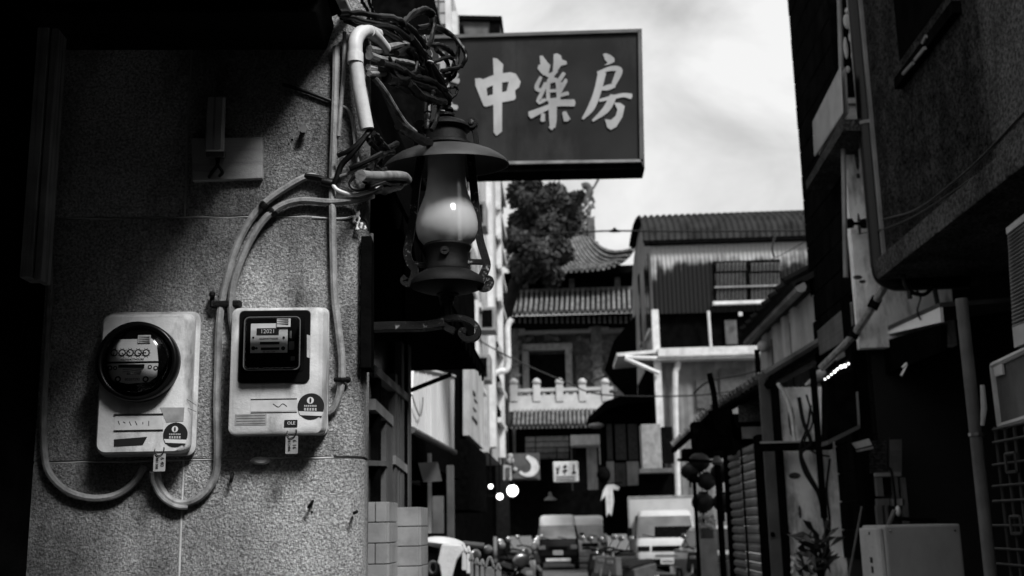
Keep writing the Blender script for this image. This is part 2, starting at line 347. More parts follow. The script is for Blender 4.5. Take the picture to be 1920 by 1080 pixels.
bt = thing('timber_batten', 'dark grey timber battens ending halfway down the left edge', 'batten', wp(52, 525, .1))
pa = wl(36, 520, .10); pb = wl(60, 520, .10); pc = wl(75, 524, .10)
BATTEN = mat('grey_batten', .34, .8, .35, 12, bump=.5, bscale=90, stain=.8, stain_v=.03, stain_scale=(60, 60, 3), spec=.2)
for (u0, u1, dz) in ((pa[0], pb[0]-.001, 0), (pb[0]+.002, pc[0], -.004)):
    mb = MB(); mb.prism([WL(u0, pa[1]+dz, .05), WL(u1, pa[1]+dz, .05), WL(u1, pa[1]+dz, .10+dz), WL(u0, pa[1]+dz, .10+dz)], (0, 0, 1.0)); mb.build('board', BATTEN, bt, bevel=.002)

# small fuse box on its plywood board
bd = tag(MB().prism([WL(*wl(x, y), .0) for x, y in ((362, 264), (494, 262), (494, 338), (364, 343))], WN_*.014).build('plywood_board', PLY, bevel=.001), 'weathered plywood scrap screwed to the wall behind the small switch box', 'board')
sb = thing('switch_box', 'slim pale electrical box mounted above the plywood scrap', 'switch box', wp(405, 285, .02))
def rloop(px0, py0, px1, py1, off, rad, n=5):
    a = wl(px0, py1, off); b = wl(px1, py0, off); u0, v0, u1, v1 = a[0], a[1], b[0], b[1]; pts = []
    for (cx, cy, t0) in ((u1-rad, v1-rad, 0), (u0+rad, v1-rad, 90), (u0+rad, v0+rad, 180), (u1-rad, v0+rad, 270)):
        for k in range(n+1):
            t = R(t0+90*k/n); pts.append(WL(cx+rad*math.cos(t), cy+rad*math.sin(t), off))
    return pts
def rbox(loops, name, m, parent, bevel=0, smooth=True):
    return MB().loft(loops).build(name, m, parent, smooth=smooth, bevel=bevel)
BOXP = mat('switch_box_paint', .42, .5, .15, 20, stain=.6, stain_v=.12, stain_scale=(30, 30, 6), spec=.3)
rbox([rloop(384, 180, 424, 284, .014, .003), rloop(384, 181, 424, 284, .045, .003), rloop(386, 182, 417, 281, .055, .003)], 'cover', BOXP, sb)
rbox([rloop(388, 284, 424, 296, .014, .002), rloop(386, 284, 420, 294, .044, .002)], 'base', GREYP, sb)
MB().box(tuple(WL(*wl(401, 182, .055), .0545)), tuple(WL(*wl(401.8, 280, .055), .0554))).build('seam', GREYCABLE, sb)
for k, (x1, y1) in enumerate(((392, 332), (412, 330), (402, 318))):
    MB().tube(spline([wp(405+k*3, 294, .02), wp(408, 308, .03), wp(x1+5, y1-8, .03), wp(x1, y1, .018)]), .003, 6).build('wire_tail', CABLE, sb)

# ------------------------------------------------------------------ electricity meters
def disc(px, py, rx, off, th, name, m, parent, n=28, ry=None):
    c_ = wl(px, py, off); k = abs(wl(px+10, py, off)[0]-wl(px, py, off)[0])/10; ry = ry or rx
    lp = [[WL(c_[0]+rx*k*math.cos(t), c_[1]+ry*k*math.sin(t), off+h) for t in [2*math.pi*i/n for i in range(n)]] for h in (0, th)]
    return MB().loft(lp).build(name, m, parent, smooth=True)
def plate(px0, py0, px1, py1, off, th, name, m, parent, rad=.0008, tilt=0):
    return rbox([rloop(px0, py0, px1, py1, off, rad, 3), rloop(px0, py0, px1, py1, off+th, rad, 3)], name, m, parent)
def wtext(body, px, py, hpx, off, m, parent, rot=0, name='lettering'):
    u, v = wl(px, py, off); sz = hpx*.00093*1.35; t = R(rot)
    return textmesh(body, sz, (WL(u, v, off), WU*math.cos(t)+WZ*math.sin(t), WZ*math.cos(t)-WU*math.sin(t), WN_), name, m, parent)
GLASS = bpy.data.materials.new('clear_cover'); GLASS.use_nodes = True
t = GLASS.node_tree; t.nodes.clear(); o_ = t.nodes.new('ShaderNodeOutputMaterial'); mxs = t.nodes.new('ShaderNodeMixShader'); tr = t.nodes.new('ShaderNodeBsdfTransparent'); gl = t.nodes.new('ShaderNodeBsdfGlossy')
tr.inputs[0].default_value = (.95, .95, .95, 1); gl.inputs['Roughness'].default_value = .12; lw_ = t.nodes.new('ShaderNodeFresnel'); lw_.inputs[0].default_value = 1.4
t.links.new(lw_.outputs[0], mxs.inputs[0]); t.links.new(tr.outputs[0], mxs.inputs[1]); t.links.new(gl.outputs[0], mxs.inputs[2]); t.links.new(mxs.outputs[0], o_.inputs[0])
def round_sticker(px, py, r, off, parent):
    st = disc(px, py, r, off, .0006, 'warning_sticker', INK, parent)
    disc(px-1, py-r*.45, r*.26, off+.0007, .0004, 'emblem', WHITEINK, st, 16)
    disc(px-1, py-r*.45, r*.08, off+.0012, .0003, 'bolt_mark', INK, st, 8, ry=r*.2)
    k = r/24
    mb = MB()
    for row, (y, n, h) in enumerate(((py-1*k, 7, 2.6), (py+5*k, 5, 4.2))):
        for i in range(n):
            w = 3.3*k if row == 0 else 4.8*k; x = px-1-(n-1)*w/2+i*w
            for q in range(3):
                mb.box(tuple(WL(*wl(x-w*.36, y-h*k*.45+q*h*k*.42, off), off+.0007)), tuple(WL(*wl(x+w*.36, y-h*k*.45+q*h*k*.42+h*k*.2, off), off+.001)))
            mb.box(tuple(WL(*wl(x-w*.08, y-h*k*.5, off), off+.00072)), tuple(WL(*wl(x+w*.08, y+h*k*.55, off), off+.00105)))
    mb.build('small_print', WHITEINK, st)
    MB().prism([WL(*wl(x, y, off), off+.0007) for x, y in ((px-r*.93, py+r*.36), (px+r*.95, py+r*.42), (px+r*.82, py+r*.72), (px-r*.80, py+r*.66))], WN_*.0005).build('white_band', WHITEINK, st)
    return st
def seal_tag(px, py, off, parent, l1, l2):
    s_ = thing('seal_tag', l1, 'tag', wp(px, py, off))
    rbox([rloop(px-12, py-16, px+12, py+18, off, .0015, 3), rloop(px-12, py-16, px+12, py+18, off+.0022, .0015, 3)], 'tag_plate', PAPERD, s_)
    wtext(l2[0], px+5, py, 7, off+.0025, INK, s_, -90, 'digits'); wtext(l2[1], px-5, py+1, 5, off+.0025, INK, s_, -90, 'digits')
    MB().tube(spline([wp(px-6, py-30, off-.012), wp(px-9, py-20, off+.003), wp(px-3, py-12, off+.004), wp(px+5, py-15, off+.004), wp(px+9, py-24, off+.002), wp(px+6, py-32, off-.012)]), .0008, 5).build('seal_wire', BLACKGLOSS, s_)
    return s_
# left meter: round dial
m1 = thing('electricity_meter', 'pale electricity meter box with round black-rimmed dial, left of the pair', 'meter', wp(270, 855))
rbox([rloop(186, 584, 378, 858, .0, .016), rloop(184, 584, 377, 857, .018, .016), rloop(184, 587, 373, 854, .020, .016)], 'back_plate', METERBOX, m1)
rbox([rloop(181, 588, 369, 853, .018, .016), rloop(179, 588, 366, 853, .050, .016), rloop(178, 590, 358, 851, .060, .015), rloop(181, 593, 351, 848, .0635, .014)], 'casing', METERBOX, m1)
disc(260, 679, 75, .0635, .018, 'dial_rim', BLACKGLOSS, m1, 48)
c_ = wl(260.5, 679, .075)
k_ = .000895
def lat(c_, prof, name, m, par, off, n=48):
    return MB().loft([[WL(c_[0]+r*k_*math.cos(2*math.pi*i/n), c_[1]+r*k_*math.sin(2*math.pi*i/n), off+h) for i in range(n)] for r, h in prof], False, False).build(name, m, par, smooth='all')
lat(c_, [(75, -.01), (75, .012), (71, .016), (66, .015), (64, .008), (64, .0)], 'rim_ring', BLACKGLOSS, m1, .072)
fc = disc(252, 680, 62, .081, .0008, 'dial_back', BLACK, m1, 40)
up_ = MB().loft([[WL(*wl(x, y, .082), .082+h) for x, y in ((200, 678), (203, 648), (214, 637), (285, 635), (294, 646), (297, 677))] for h in (0, .0012)]).build('upper_dial_plate', FACE, m1)
dn_ = MB().loft([[WL(*wl(x, y, .082), .082+h) for x, y in ((200, 682), (297, 681), (294, 706), (280, 716), (240, 720), (212, 714), (203, 703))] for h in (0, .0012)]).build('lower_dial_plate', FACE, m1)
for i in range(5):
    x = 214+i*15; d_ = disc(x, 661.5, 7.2, .0833, .0006, 'pointer_dial', INK, up_, 18); disc(x, 661.5, 4.6, .0840, .0004, 'dial_centre', FACE, d_, 14)
    for q in range(10):
        a = 2*math.pi*q/10; disc(x+8.6*math.cos(a), 661.5+8.6*math.sin(a), .7, .0834, .0003, 'tick', INK, d_, 4)
    a = random.random()*6; MB().tube([wp(x, 661.5, .0848), wp(x+6*math.cos(a), 661.5+6*math.sin(a), .0848)], .0007, 4).build('pointer', INK, d_)
wtext('KILOWATTHOURS', 248, 674, 3.6, .0834, INK, up_)
MB().box(tuple(WL(*wl(222, 684, .083), .0833)), tuple(WL(*wl(271, 689, .083), .0838))).build('title_bar', INK, dn_)
for j in range(2): MB().box(tuple(WL(*wl(230, 692+j*4, .083), .0833)), tuple(WL(*wl(266, 693.5+j*4, .083), .0836))).build('print_line', PAPERD, dn_)
wtext('88021248', 250, 701, 4.4, .0834, INK, dn_); wtext('80207292', 248, 711.5, 5, .0834, INK, dn_)
for (x, y, r) in ((206, 690, 5), (216, 690, 4), (281, 688, 4), (292, 690, 4.5), (221, 711, 6), (273, 711, 6)): q = disc(x, y, r, .0834, .0004, 'symbol', INK, dn_, 14); disc(x, y, r*.5, .0839, .0003, 'symbol_centre', FACE, q, 10)
rbox([rloop(258, 628, 283, 643, .0835, .001, 3), rloop(258, 628, 283, 643, .085, .001, 3)], 'barcode_sticker', PAPER, m1)
for j in range(3): MB().box(tuple(WL(*wl(260, 631+j*4, .085), .0851)), tuple(WL(*wl(281, 632.3+j*4, .085), .0855))).build('barcode_line', PAPERD, m1)
lat(c_, [(64, 0), (62, .010), (56, .018), (44, .024), (22, .027), (.5, .028)], 'glass_dome', GLASS, m1, .078)
# label window, paper and sticker on the left meter
fo = .0637
plate(214, 776, 305, 808, fo, .0006, 'label_card', PAPER, m1)
for (a, b, c2, d2) in ((213, 775, 306, 779), (213, 805, 306, 808)): plate(a, b, c2, d2, fo+.0007, .0012, 'label_groove', INK, m1, .0003)
for k in range(6): MB().tube([wp(220+k*11+random.random()*4, 789+random.random()*4, fo+.0008), wp(224+k*11, 793+random.random()*6, fo+.0008)], .0006, 4).build('pen_mark', INK, m1)
MB().prism([WL(*wl(x, y, fo), fo) for x, y in ((300, 764), (346, 764), (344, 790), (312, 792))], WN_*.0004).build('torn_sticker', PAPERD, m1)
MB().prism([WL(*wl(x, y, fo), fo+.0003) for x, y in ((214, 824), (276, 819), (268, 834), (214, 837))], WN_*.0005).build('dark_tape', INK, m1)
round_sticker(329, 815, 23, fo+.0004, m1)
for k, (x0, y0, x1, y1) in enumerate(((350, 748, 368, 760), (352, 765, 368, 772))): MB().tube([wp(x0, y0, .0625-k*.002), wp(x1, y1, .053)], .0004, 4).build('scratch', INK, m1)
seal_tag(299, 866, .066, None, 'small numbered seal tag hanging under the left meter', ('6 40', '1881308'))
# right meter: square window
m2 = thing('electricity_meter', 'pale electricity meter box with square dark window, right of the pair', 'meter', wp(520, 818))
rbox([rloop(432, 577, 619, 820, .0, .012), rloop(430, 577, 617, 819, .018, .012)], 'back_plate', METERBOX, m2)
rbox([rloop(431, 577, 616, 818, .018, .012), rloop(428, 576, 611, 817, .052, .012), rloop(428, 577, 606, 815, .060, .011), rloop(432, 580, 600, 811, .0625, .010)], 'casing', METERBOX, m2)
f2 = .0627
rbox([rloop(445, 581, 583, 719, f2, .008), rloop(446, 582, 582, 718, f2+.003, .008)], 'window_gasket', BLACKGLOSS, m2)
rbox([rloop(452, 590, 572, 700, f2+.003, .007), rloop(455, 593, 568, 696, f2+.0045, .006)], 'meter_body', BLACK, m2)
dp = plate(469, 606, 540, 662, f2+.006, .0012, 'dial_plate', FACE, m2)
pf = f2+.0075
cw = plate(481, 615, 523, 628, pf, .0006, 'counter_window', INK, dp, .0004)
wtext('12021', 502, 621.5, 8, pf+.0008, FACE, dp, 0, 'counter_digits')
for (a, b, c2, d2) in ((487, 640.5, 524, 646), (489, 651, 524, 656.5)): plate(a, b, c2, d2, pf, .0005, 'scale_slot', INK, dp, .0003)
wtext('KILOWATTHOURS', 504, 635, 3, pf, INK, dp); wtext('50  110  1 1/4', 504, 659.6, 2.8, pf, INK, dp)
for (x, y, r) in ((475, 653, 4), (531, 653, 4), (475, 633, 2), (532, 633, 2.4), (481, 653, 2.4)): disc(x, y, r, pf, .0005, 'symbol', INK, dp, 12)
plate(519, 597, 545, 613, f2+.010, .0008, 'barcode_sticker', PAPER, m2)
for j in range(3): MB().box(tuple(WL(*wl(521, 600+j*4, f2), f2+.0109)), tuple(WL(*wl(543, 601.4+j*4, f2), f2+.0113))).build('barcode_line', PAPERD, m2)
for (a, b, c2, d2) in ((541, 640, 552, 656), (545, 668, 553, 676), (543, 620, 547, 634)): plate(a, b, c2, d2, f2+.008, .003, 'terminal', GREYP, m2)
rbox([rloop(454, 592, 566, 697, f2+.004, .008), rloop(456, 594, 563, 694, f2+.026, .008), rloop(459, 597, 558, 690, f2+.031, .007)], 'glass_cover', GLASS, m2)
fr = MB()
for a, b in zip(rloop(455, 593, 566, 697, f2+.005, .008), rloop(457, 595, 564, 695, f2+.028, .008)): pass
lp = rloop(456, 594, 563, 694, f2+.027, .008); fr.tube(lp+[lp[0]], .0011, 6); fr.build('glass_edge', GREYP, m2, smooth=True)
MB().prism([WL(*wl(x, y, f2), f2+.003) for x, y in ((576, 628), (583, 630), (581, 672), (576, 670))], WN_*.001).build('paint_chip', METERBOX, m2)
for y in (748, 773): plate(470, y-1.3, 557, y+1.3, f2-.0004, .0012, 'label_groove', INK, m2, .0003)
plate(470, 749.5, 557, 771.5, f2-.0002, .0004, 'label_card', PAPER, m2)
MB().tube(spline([wp(512, 757, f2+.0006), wp(522, 763, f2+.0006), wp(530, 757, f2+.0006), wp(538, 762, f2+.0006)]), .0005, 4).build('pen_mark', INK, m2)
plate(440, 776, 500, 798, f2, .0004, 'old_label', PAPERD, m2)
for j in range(4): MB().tube([wp(443, 780+j*5, f2+.0006), wp(497, 779+j*5, f2+.0006)], .0003, 4).build('faded_line', INK, m2)
round_sticker(583, 762, 25, f2, m2)
plate(533, 787, 558, 800, f2+.0005, .001, 'black_tag', INK, m2); wtext('OLE', 546, 793.5, 6, f2+.0017, WHITEINK, m2)
seal_tag(547, 833, .066, None, 'small numbered seal tag hanging under the right meter', ('6 16', '1812406'))

# ------------------------------------------------------------------ conduits and cables on the wall
def cable(pts, r, m, name, label, cat='cable', n=8, off=.012, group=None, seg=6):
    P3 = [wp(p[0], p[1], p[2] if len(p) > 2 else off) for p in pts]
    return tag(MB().tube(spline(P3, seg), r, n).build(name, m, smooth=True), label, cat, group)
GW = 'cables on the stucco wall'
cable([(292, 880, .02), (300, 912), (318, 936), (345, 944), (378, 930), (402, 896), (408, 850), (407, 760), (409, 680), (411, 610, .012), (420, 545, .010), (440, 472, .008), (466, 418, .008), (498, 380, .008), (545, 347, .010), (578, 331), (600, 335), (618, 344)], .0068, GREYCABLE, 'conduit', 'outer grey conduit arching from the wall corner down around the left meter', 'conduit', off=.010)
cable([(442, 640, .010), (434, 590, .014), (438, 530, .016), (462, 466, .016), (492, 416, .016), (526, 387, .014), (566, 376), (620, 379), (668, 374), (700, 366, 0)], .0066, GREYCABLE, 'conduit', 'inner grey conduit of the arching pair, running level to the wall corner', 'conduit', off=.012)
cable([(90, 250), (92, 400), (93, 540), (88, 660), (82, 760), (82, 835), (92, 886), (125, 920), (170, 934), (215, 929), (248, 908), (270, 876, .025)], .0062, GREYCABLE, 'conduit', 'grey cable hanging in a loop from the dark left edge to the left meter', 'cable', off=.012)
cable([(630, 88), (629, 160), (626, 250), (623, 340), (624, 450), (627, 550), (635, 620), (641, 680), (638, 730), (626, 765), (610, 776)], .0068, GREYCABLE, 'conduit', 'upright grey conduit dropping to the right side of the right meter', 'conduit', off=.010)
cable([(646, 60), (645, 130), (640, 190), (635, 256)], .0040, GREYCABLE, 'conduit', 'thin grey tube ending short beside the white pipe', 'conduit', off=.012)
cable([(638, 198), (652, 206), (661, 232), (666, 275), (674, 312), (682, 330, 0)], .0030, GREYCABLE, 'cable', 'thin dark cable bowing from the upright conduit to the corner', 'cable', off=.010)
cable([(530, 158), (575, 172), (622, 190)], .0036, CABLE, 'cable', 'short black cable sloping to the upright conduit under the awning', 'cable', off=.006)
cable([(572, 330, .012), (600, 334, .016), (626, 343, .02), (640, 310, .024), (660, 288, .03), (680, 262, .03), (694, 244, .02)], .0058, CABLE, 'cable', 'black taped cable climbing from the arched conduit to the white pipe', 'cable')
cable([(633, 292, .03), (652, 284, .034), (668, 272, .034), (688, 252, .03)], .0046, CABLE, 'cable', 'stub of black cable pointing left below the white pipe', 'cable')
cable([(655, 316, .03), (674, 308, .03), (700, 296, .02), (715, 288, .0)], .0052, CABLE, 'cable', 'stub of black cable pointing left above the small wire loop', 'cable')
cable([(620, 335, .02), (648, 327, .024), (676, 315, .024), (700, 306, 0)], .0030, GREYCABLE, 'cable', 'thin pale wire crossing the upright conduit toward the lantern', 'cable')
cable([(622, 344, .02), (634, 357, .022), (662, 365, .022), (690, 360, .02), (716, 350, -.02)], .0036, PVC, 'cable', 'pale wire sagging below the black loop at the corner', 'cable')
cable([(678, 330, .03), (664, 332, .03), (656, 343, .03), (662, 354, .03), (678, 356, .03), (704, 348, .02), (722, 342, -.02)], .0030, CABLE, 'cable', 'small black wire loop at the wall corner beside the lantern', 'cable')
cable([(284, 884, .03), (287, 905, .02), (303, 933, .018), (328, 949, .016), (352, 951, .012)], .0042, GREYCABLE, 'conduit', 'short second tube beside the loop under the left meter', 'conduit')
# tapes, clips
def ringat(px, py, off, ax_px, r, th, m, name, label):
    a, b = wp(px-ax_px[0], py-ax_px[1], off), wp(px+ax_px[0], py+ax_px[1], off)
    return tag(MB().tube([a, a.lerp(b, .5), b], r, 10, rs=[r*.9, r, r*.92]).build(name, m, smooth=True), label, 'tape')
for i, (px, py) in enumerate(((496, 387), (510, 398))): ringat(px, py, .012, (4, -4), .0105, 0, CABLE, 'cable_tie', ['black tape wrapped round the upper conduit of the arch', 'black tape wrapped round the lower conduit of the arch'][i])
ringat(614, 343, .016, (10, 2), .0098, 0, CABLE, 'tape_wrap', 'black tape where the arched conduit meets the thin wires')
cl = thing('conduit_clip', 'dark metal saddle clip holding the conduit pair above the meters', 'clip', wp(420, 570))
MB().box(tuple(WL(*wl(396, 577, .012), .0)), tuple(WL(*wl(452, 564, .012), .022))).build('strap', IRON, cl, bevel=.003)
MB().tube([wp(398, 548, .012), wp(398, 575, .014)], .0045, 8).build('bolt', IRON, cl); MB().ball(wp(398, 552, .02), .006, 8).build('bolt_head', IRON, cl)
cl = thing('conduit_clip', 'small dark clip fixing the upright conduit beside the right meter', 'clip', wp(640, 712))
MB().tube([wp(628, 712, .012), wp(640, 712, .020), wp(652, 712, .010)], .0042, 8).build('strap', IRON, cl); MB().ball(wp(652, 712, .008), .006, 8).build('bolt_head', IRON, cl)

# ------------------------------------------------------------------ hanging oil-lamp lantern
LY = 2.45
LA = PY(838, 400, LY); LX = LA.x
def lz(y): return PY(838, y, LY).z
KX = PY(938, 400, LY).x - PY(838, 400, LY).x; KX /= 100.0
lan = thing('street_lantern', 'black iron hurricane-style lantern with wide shade and glass globe', 'lantern', (LX, LY, lz(600)))
def lpart(prof, name, m, parent=lan, n=40, smooth=True, cap=True):
    return MB().lathe([(r*KX, lz(y)) for r, y in prof], (LX, LY, 0), n, cap=cap).build(name, m, parent, smooth=smooth)
fi = lpart([(1, 189), (7, 190), (11, 195), (9, 200), (14, 204), (15, 208), (10, 212), (17, 215), (17, 219), (10, 222), (12, 227)], 'finial', RUSTY, n=20)
lpart([(10, 222), (24, 226), (38, 232), (46, 239), (47, 243), (43, 246), (39, 247)], 'cap', IRON)
lpart([(37, 245), (40, 262), (42, 278), (30, 280)], 'vent_chimney', IRON)
lpart([(44, 270), (50, 273), (51, 278), (46, 280)], 'collar', IRON)
SHADEM = mat('enamel_shade', .03, .55, .35, 12, bump=.5, bscale=260, spec=.35)
shd = MB().lathe([(r*KX, lz(y)) for r, y in ((40, 275), (55, 277.5), (72, 282), (90, 289), (104, 297), (113, 304), (118, 310), (118.6, 312.5), (115.5, 312), (110, 306), (100, 299), (86, 292), (68, 286), (40, 281))], (LX, LY, 0), 64, cap=False).build('shade', SHADEM, lan, smooth=True, at=(LX, LY, lz(300)))
shd.rotation_euler = (R(7), R(-1), 0)
FROST = bpy.data.materials.new('frosted_globe'); FROST.use_nodes = True
t = FROST.node_tree; L_ = t.links.new; t.nodes.clear(); oo = t.nodes.new('ShaderNodeOutputMaterial')
df = t.nodes.new('ShaderNodeBsdfDiffuse'); df.inputs[0].default_value = (.97, .97, .97, 1)
tl = t.nodes.new('ShaderNodeBsdfTranslucent'); tl.inputs[0].default_value = (.97, .97, .97, 1)
tp = t.nodes.new('ShaderNodeBsdfTransparent'); tp.inputs[0].default_value = (.9, .9, .9, 1)
gg = t.nodes.new('ShaderNodeBsdfGlossy'); gg.inputs['Roughness'].default_value = .12
m_a = t.nodes.new('ShaderNodeMixShader'); m_a.inputs[0].default_value = .30; L_(df.outputs[0], m_a.inputs[1]); L_(tl.outputs[0], m_a.inputs[2])
m_b = t.nodes.new('ShaderNodeMixShader'); m_b.inputs[0].default_value = .42; L_(m_a.outputs[0], m_b.inputs[1]); L_(tp.outputs[0], m_b.inputs[2])
fz = t.nodes.new('ShaderNodeFresnel'); fz.inputs[0].default_value = 1.45
m_c = t.nodes.new('ShaderNodeMixShader'); L_(fz.outputs[0], m_c.inputs[0]); L_(m_b.outputs[0], m_c.inputs[1]); L_(gg.outputs[0], m_c.inputs[2]); L_(m_c.outputs[0], oo.inputs[0])
lpart([(36, 290), (36, 330), (38, 350), (42, 368), (49, 386), (55.5, 404), (58.5, 420), (58, 434), (53, 448), (44, 458), (37, 463)], 'glass_globe', FROST, n=48, cap=False, smooth='all')
# energy-saving bulb seen through the globe
bu = MB(); pts = []
for i in range(70):
    a = i*.45; pts.append(V((LX - 3*KX + 14*KX*math.cos(a), LY - 33*KX + 13*KX*math.sin(a), lz(400 + i*.42))))
COILM = mat('bulb_coil', .02, .5, .1, 10)
bulb = bu.tube(pts, 4.2*KX, 6).build('bulb', COILM, lan, smooth=True)
MB().lathe([(16*KX, lz(430)), (17*KX, lz(436)), (13*KX, lz(458)), (13*KX, lz(464))], (LX, LY, 0), 20).build('bulb_socket', MIDP, bulb, smooth=True)
lpart([(30, 459), (43, 460), (45, 464), (43, 469), (40, 474), (39, 498), (41, 503), (41, 508), (36, 512)], 'burner', IRON)
lpart([(36, 508), (46, 510), (58, 517), (66, 526), (69, 534), (69, 537), (64, 540), (50, 545), (34, 549), (22, 551)], 'oil_tank', IRON, n=48)
lpart([(22, 549), (20, 554), (13, 557), (14, 561), (10, 566), (11, 569), (6.5, 574), (6.5, 594)], 'stem', IRON, n=20)
MB().tube([V((LX+x*KX, LY-40*KX, lz(y))) for x, y in ((0, 480), (0, 480.5))] + [V((LX, LY-46*KX, lz(480)))], 8*KX, 12).build('wick_knob', IRON, lan)
def bar(pts, w, th, name, m, parent=lan):     # flat bar lying in the plane facing the street's near end
    P2 = spline([V((LX+(x-838)*KX, LY, lz(y))) for x, y in pts], 6); loops = []
    for i, p in enumerate(P2):
        d = (P2[min(i+1, len(P2)-1)]-P2[max(i-1, 0)]).normalized(); nn = V((-d.z, 0, d.x)); h = w*KX/2; yv = V((0, th*KX/2, 0))
        loops.append([p+nn*h+yv, p-nn*h+yv, p-nn*h-yv, p+nn*h-yv])
    return MB().loft(loops).build(name, m, parent, bevel=.0012, seg=1)
sr = bar([(884, 290), (888, 340), (893, 400), (899, 450), (907, 480), (911, 500), (904, 518), (897, 530), (901, 541), (912, 540), (917, 530), (910, 525)], 15, 9, 'side_frame', RUSTY)
sl_ = bar([(790, 290), (782, 340), (775, 400), (769, 440), (763, 470), (768, 490), (777, 505), (774, 522), (764, 529), (757, 524), (762, 518)], 14, 9, 'side_frame', RUSTY)
bar([(876, 492), (895, 493), (908, 494)], 10, 8, 'cross_arm', RUSTY); bar([(768, 492), (785, 495), (800, 496)], 10, 8, 'cross_arm', RUSTY)
for sx in (-1, 1):
    bar([(838+sx*40, 236), (838+sx*52, 244), (838+sx*57, 262), (838+sx*57, 284)], 10, 10, 'hood_band', IRON)
MB().tube([V((LX+49*KX, LY-10*KX, lz(234))), V((LX+49*KX, LY+8*KX, lz(234)))], 11.5*KX, 16).build('knob', IRON, lan, bevel=.001)
MB().tube([V((LX+49*KX, LY-12*KX, lz(234))), V((LX+49*KX, LY-10*KX, lz(234)))], 5*KX, 12).build('knob_pin', RUSTY, lan)
MB().tube([V((LX-49*KX, LY-10*KX, lz(236))), V((LX-49*KX, LY+8*KX, lz(236)))], 11.5*KX, 16).build('knob', IRON, lan, bevel=.001)
# wall bracket carrying it
br = thing('lantern_bracket', 'flaking black scroll bracket holding the lantern from below', 'bracket', (WC.x, LY, lz(610)))
bar([(700, 610), (740, 610), (790, 611), (832, 606)], 16, 26, 'arm', RUSTY, br)
bar([(826, 599), (850, 596), (872, 600), (888, 610), (894, 622), (890, 633), (880, 638), (869, 636), (862, 628), (864, 621), (871, 622)], 10, 16, 'scroll', RUSTY, br)
bar([(826, 596), (826, 604), (835, 614), (850, 622)], 12, 14, 'brace', IRON, br)
BKX = WL(0, 0, -.02).x
MB().box((BKX-.10, 2.40, lz(700)), (BKX-.075, 2.52, lz(430))).build('mounting_post', BLACK, br, bevel=.003)
MB().tube([V((LX+(700-838)*KX, LY-.03, lz(690))), V((LX+(700-838)*KX, LY-.03, lz(440)))], .005, 8).build('post_pipe', GREYCABLE, br)
pp = thing('steel_plate', 'narrow black plate fixed to the street side of the wall corner', 'plate', WL(.0, 1.6, -.1))
a = wl(672, 690, .0); b = wl(697, 442, .0)
MB().add([WL(u, v, w) for w in (.0, -.06) for u, v in ((wl(675, 690)[0], a[1]), (b[0], a[1]), (b[0], b[1]), (wl(675, 690)[0], b[1]))], [(0, 1, 2, 3), (7, 6, 5, 4), (0, 4, 5, 1), (1, 5, 6, 2), (2, 6, 7, 3), (3, 7, 4, 0)]).build('plate', BLACK, pp, bevel=.002)

# ------------------------------------------------------------------ white pipes and the tangle of cables at the corner
wpipe = thing('white_pipe', 'thick white plastic pipe with an elbow running down the wall corner', 'pipe', wp(690, 240, .03))
MB().tube(spline([wp(706, 64, -.06), wp(690, 58, -.005), wp(676, 62, .025), wp(667, 78, .036), wp(666, 105, .038)], 8), .0135, 14).build('elbow', PVC, wpipe, smooth=True)
MB().tube([wp(666, 100, .038), wp(666, 118, .038)], .0152, 14).build('socket', PVC, wpipe, smooth=True)
MB().tube([wp(666, 105, .038), wp(673, 165, .034), wp(688, 242, .026)], .0130, 14).build('straight_pipe', PVC, wpipe, smooth=True)
def dY(px): return 1.875 + max(0, min(1, (px-675)/165))*.55
def wcab(pts, r, m, name, label, cat='cable', dy=0, n=8):
    P_ = spline([PY(p[0], p[1], (p[2] if len(p) > 2 else dY(p[0])+dy)) for p in pts], 6); jr = random.Random(len(label)*31+int(pts[0][0]))
    if m is CABLE: P_ = [q_ + V((jr.gauss(0, .0007), jr.gauss(0, .0012), jr.gauss(0, .0007))) for q_ in P_]
    return tag(MB().tube(P_, r, n, rs=[r*(1+(jr.uniform(-.1, .16) if m is CABLE else 0)) for q_ in P_]).build(name, m, smooth=True), label, cat)
wcab([(692, 58), (706, 72), (722, 92)], .0125, PVC, 'white_pipe', 'short white pipe stub pointing back behind the wall corner', 'pipe', .02, 12)
wcab([(692, 92), (712, 94), (730, 88), (760, 82), (800, 88)], .0075, GREYCABLE, 'conduit', 'upper of the two grey conduits leaving the corner behind the white pipe', 'conduit', .03)
wcab([(692, 104), (715, 112), (745, 116), (780, 122)], .0085, GREYCABLE, 'conduit', 'lower of the two grey conduits leaving the corner behind the white pipe', 'conduit', .03)
wcab([(690, 126), (712, 130), (740, 134)], .0062, PVC, 'conduit', 'short pale conduit end below the grey conduits at the corner', 'conduit', .05)
wcab([(692, 138), (730, 139), (775, 146), (815, 160)], .0055, GREYCABLE, 'conduit', 'thin grey conduit lowest in the cable tangle', 'conduit', .04)
wcab([(700, 144), (722, 172), (742, 205), (760, 232), (778, 248)], .0060, GREYCABLE, 'rod', 'dark rod slanting down from the cable tangle to the lantern hood', 'rod', .05)
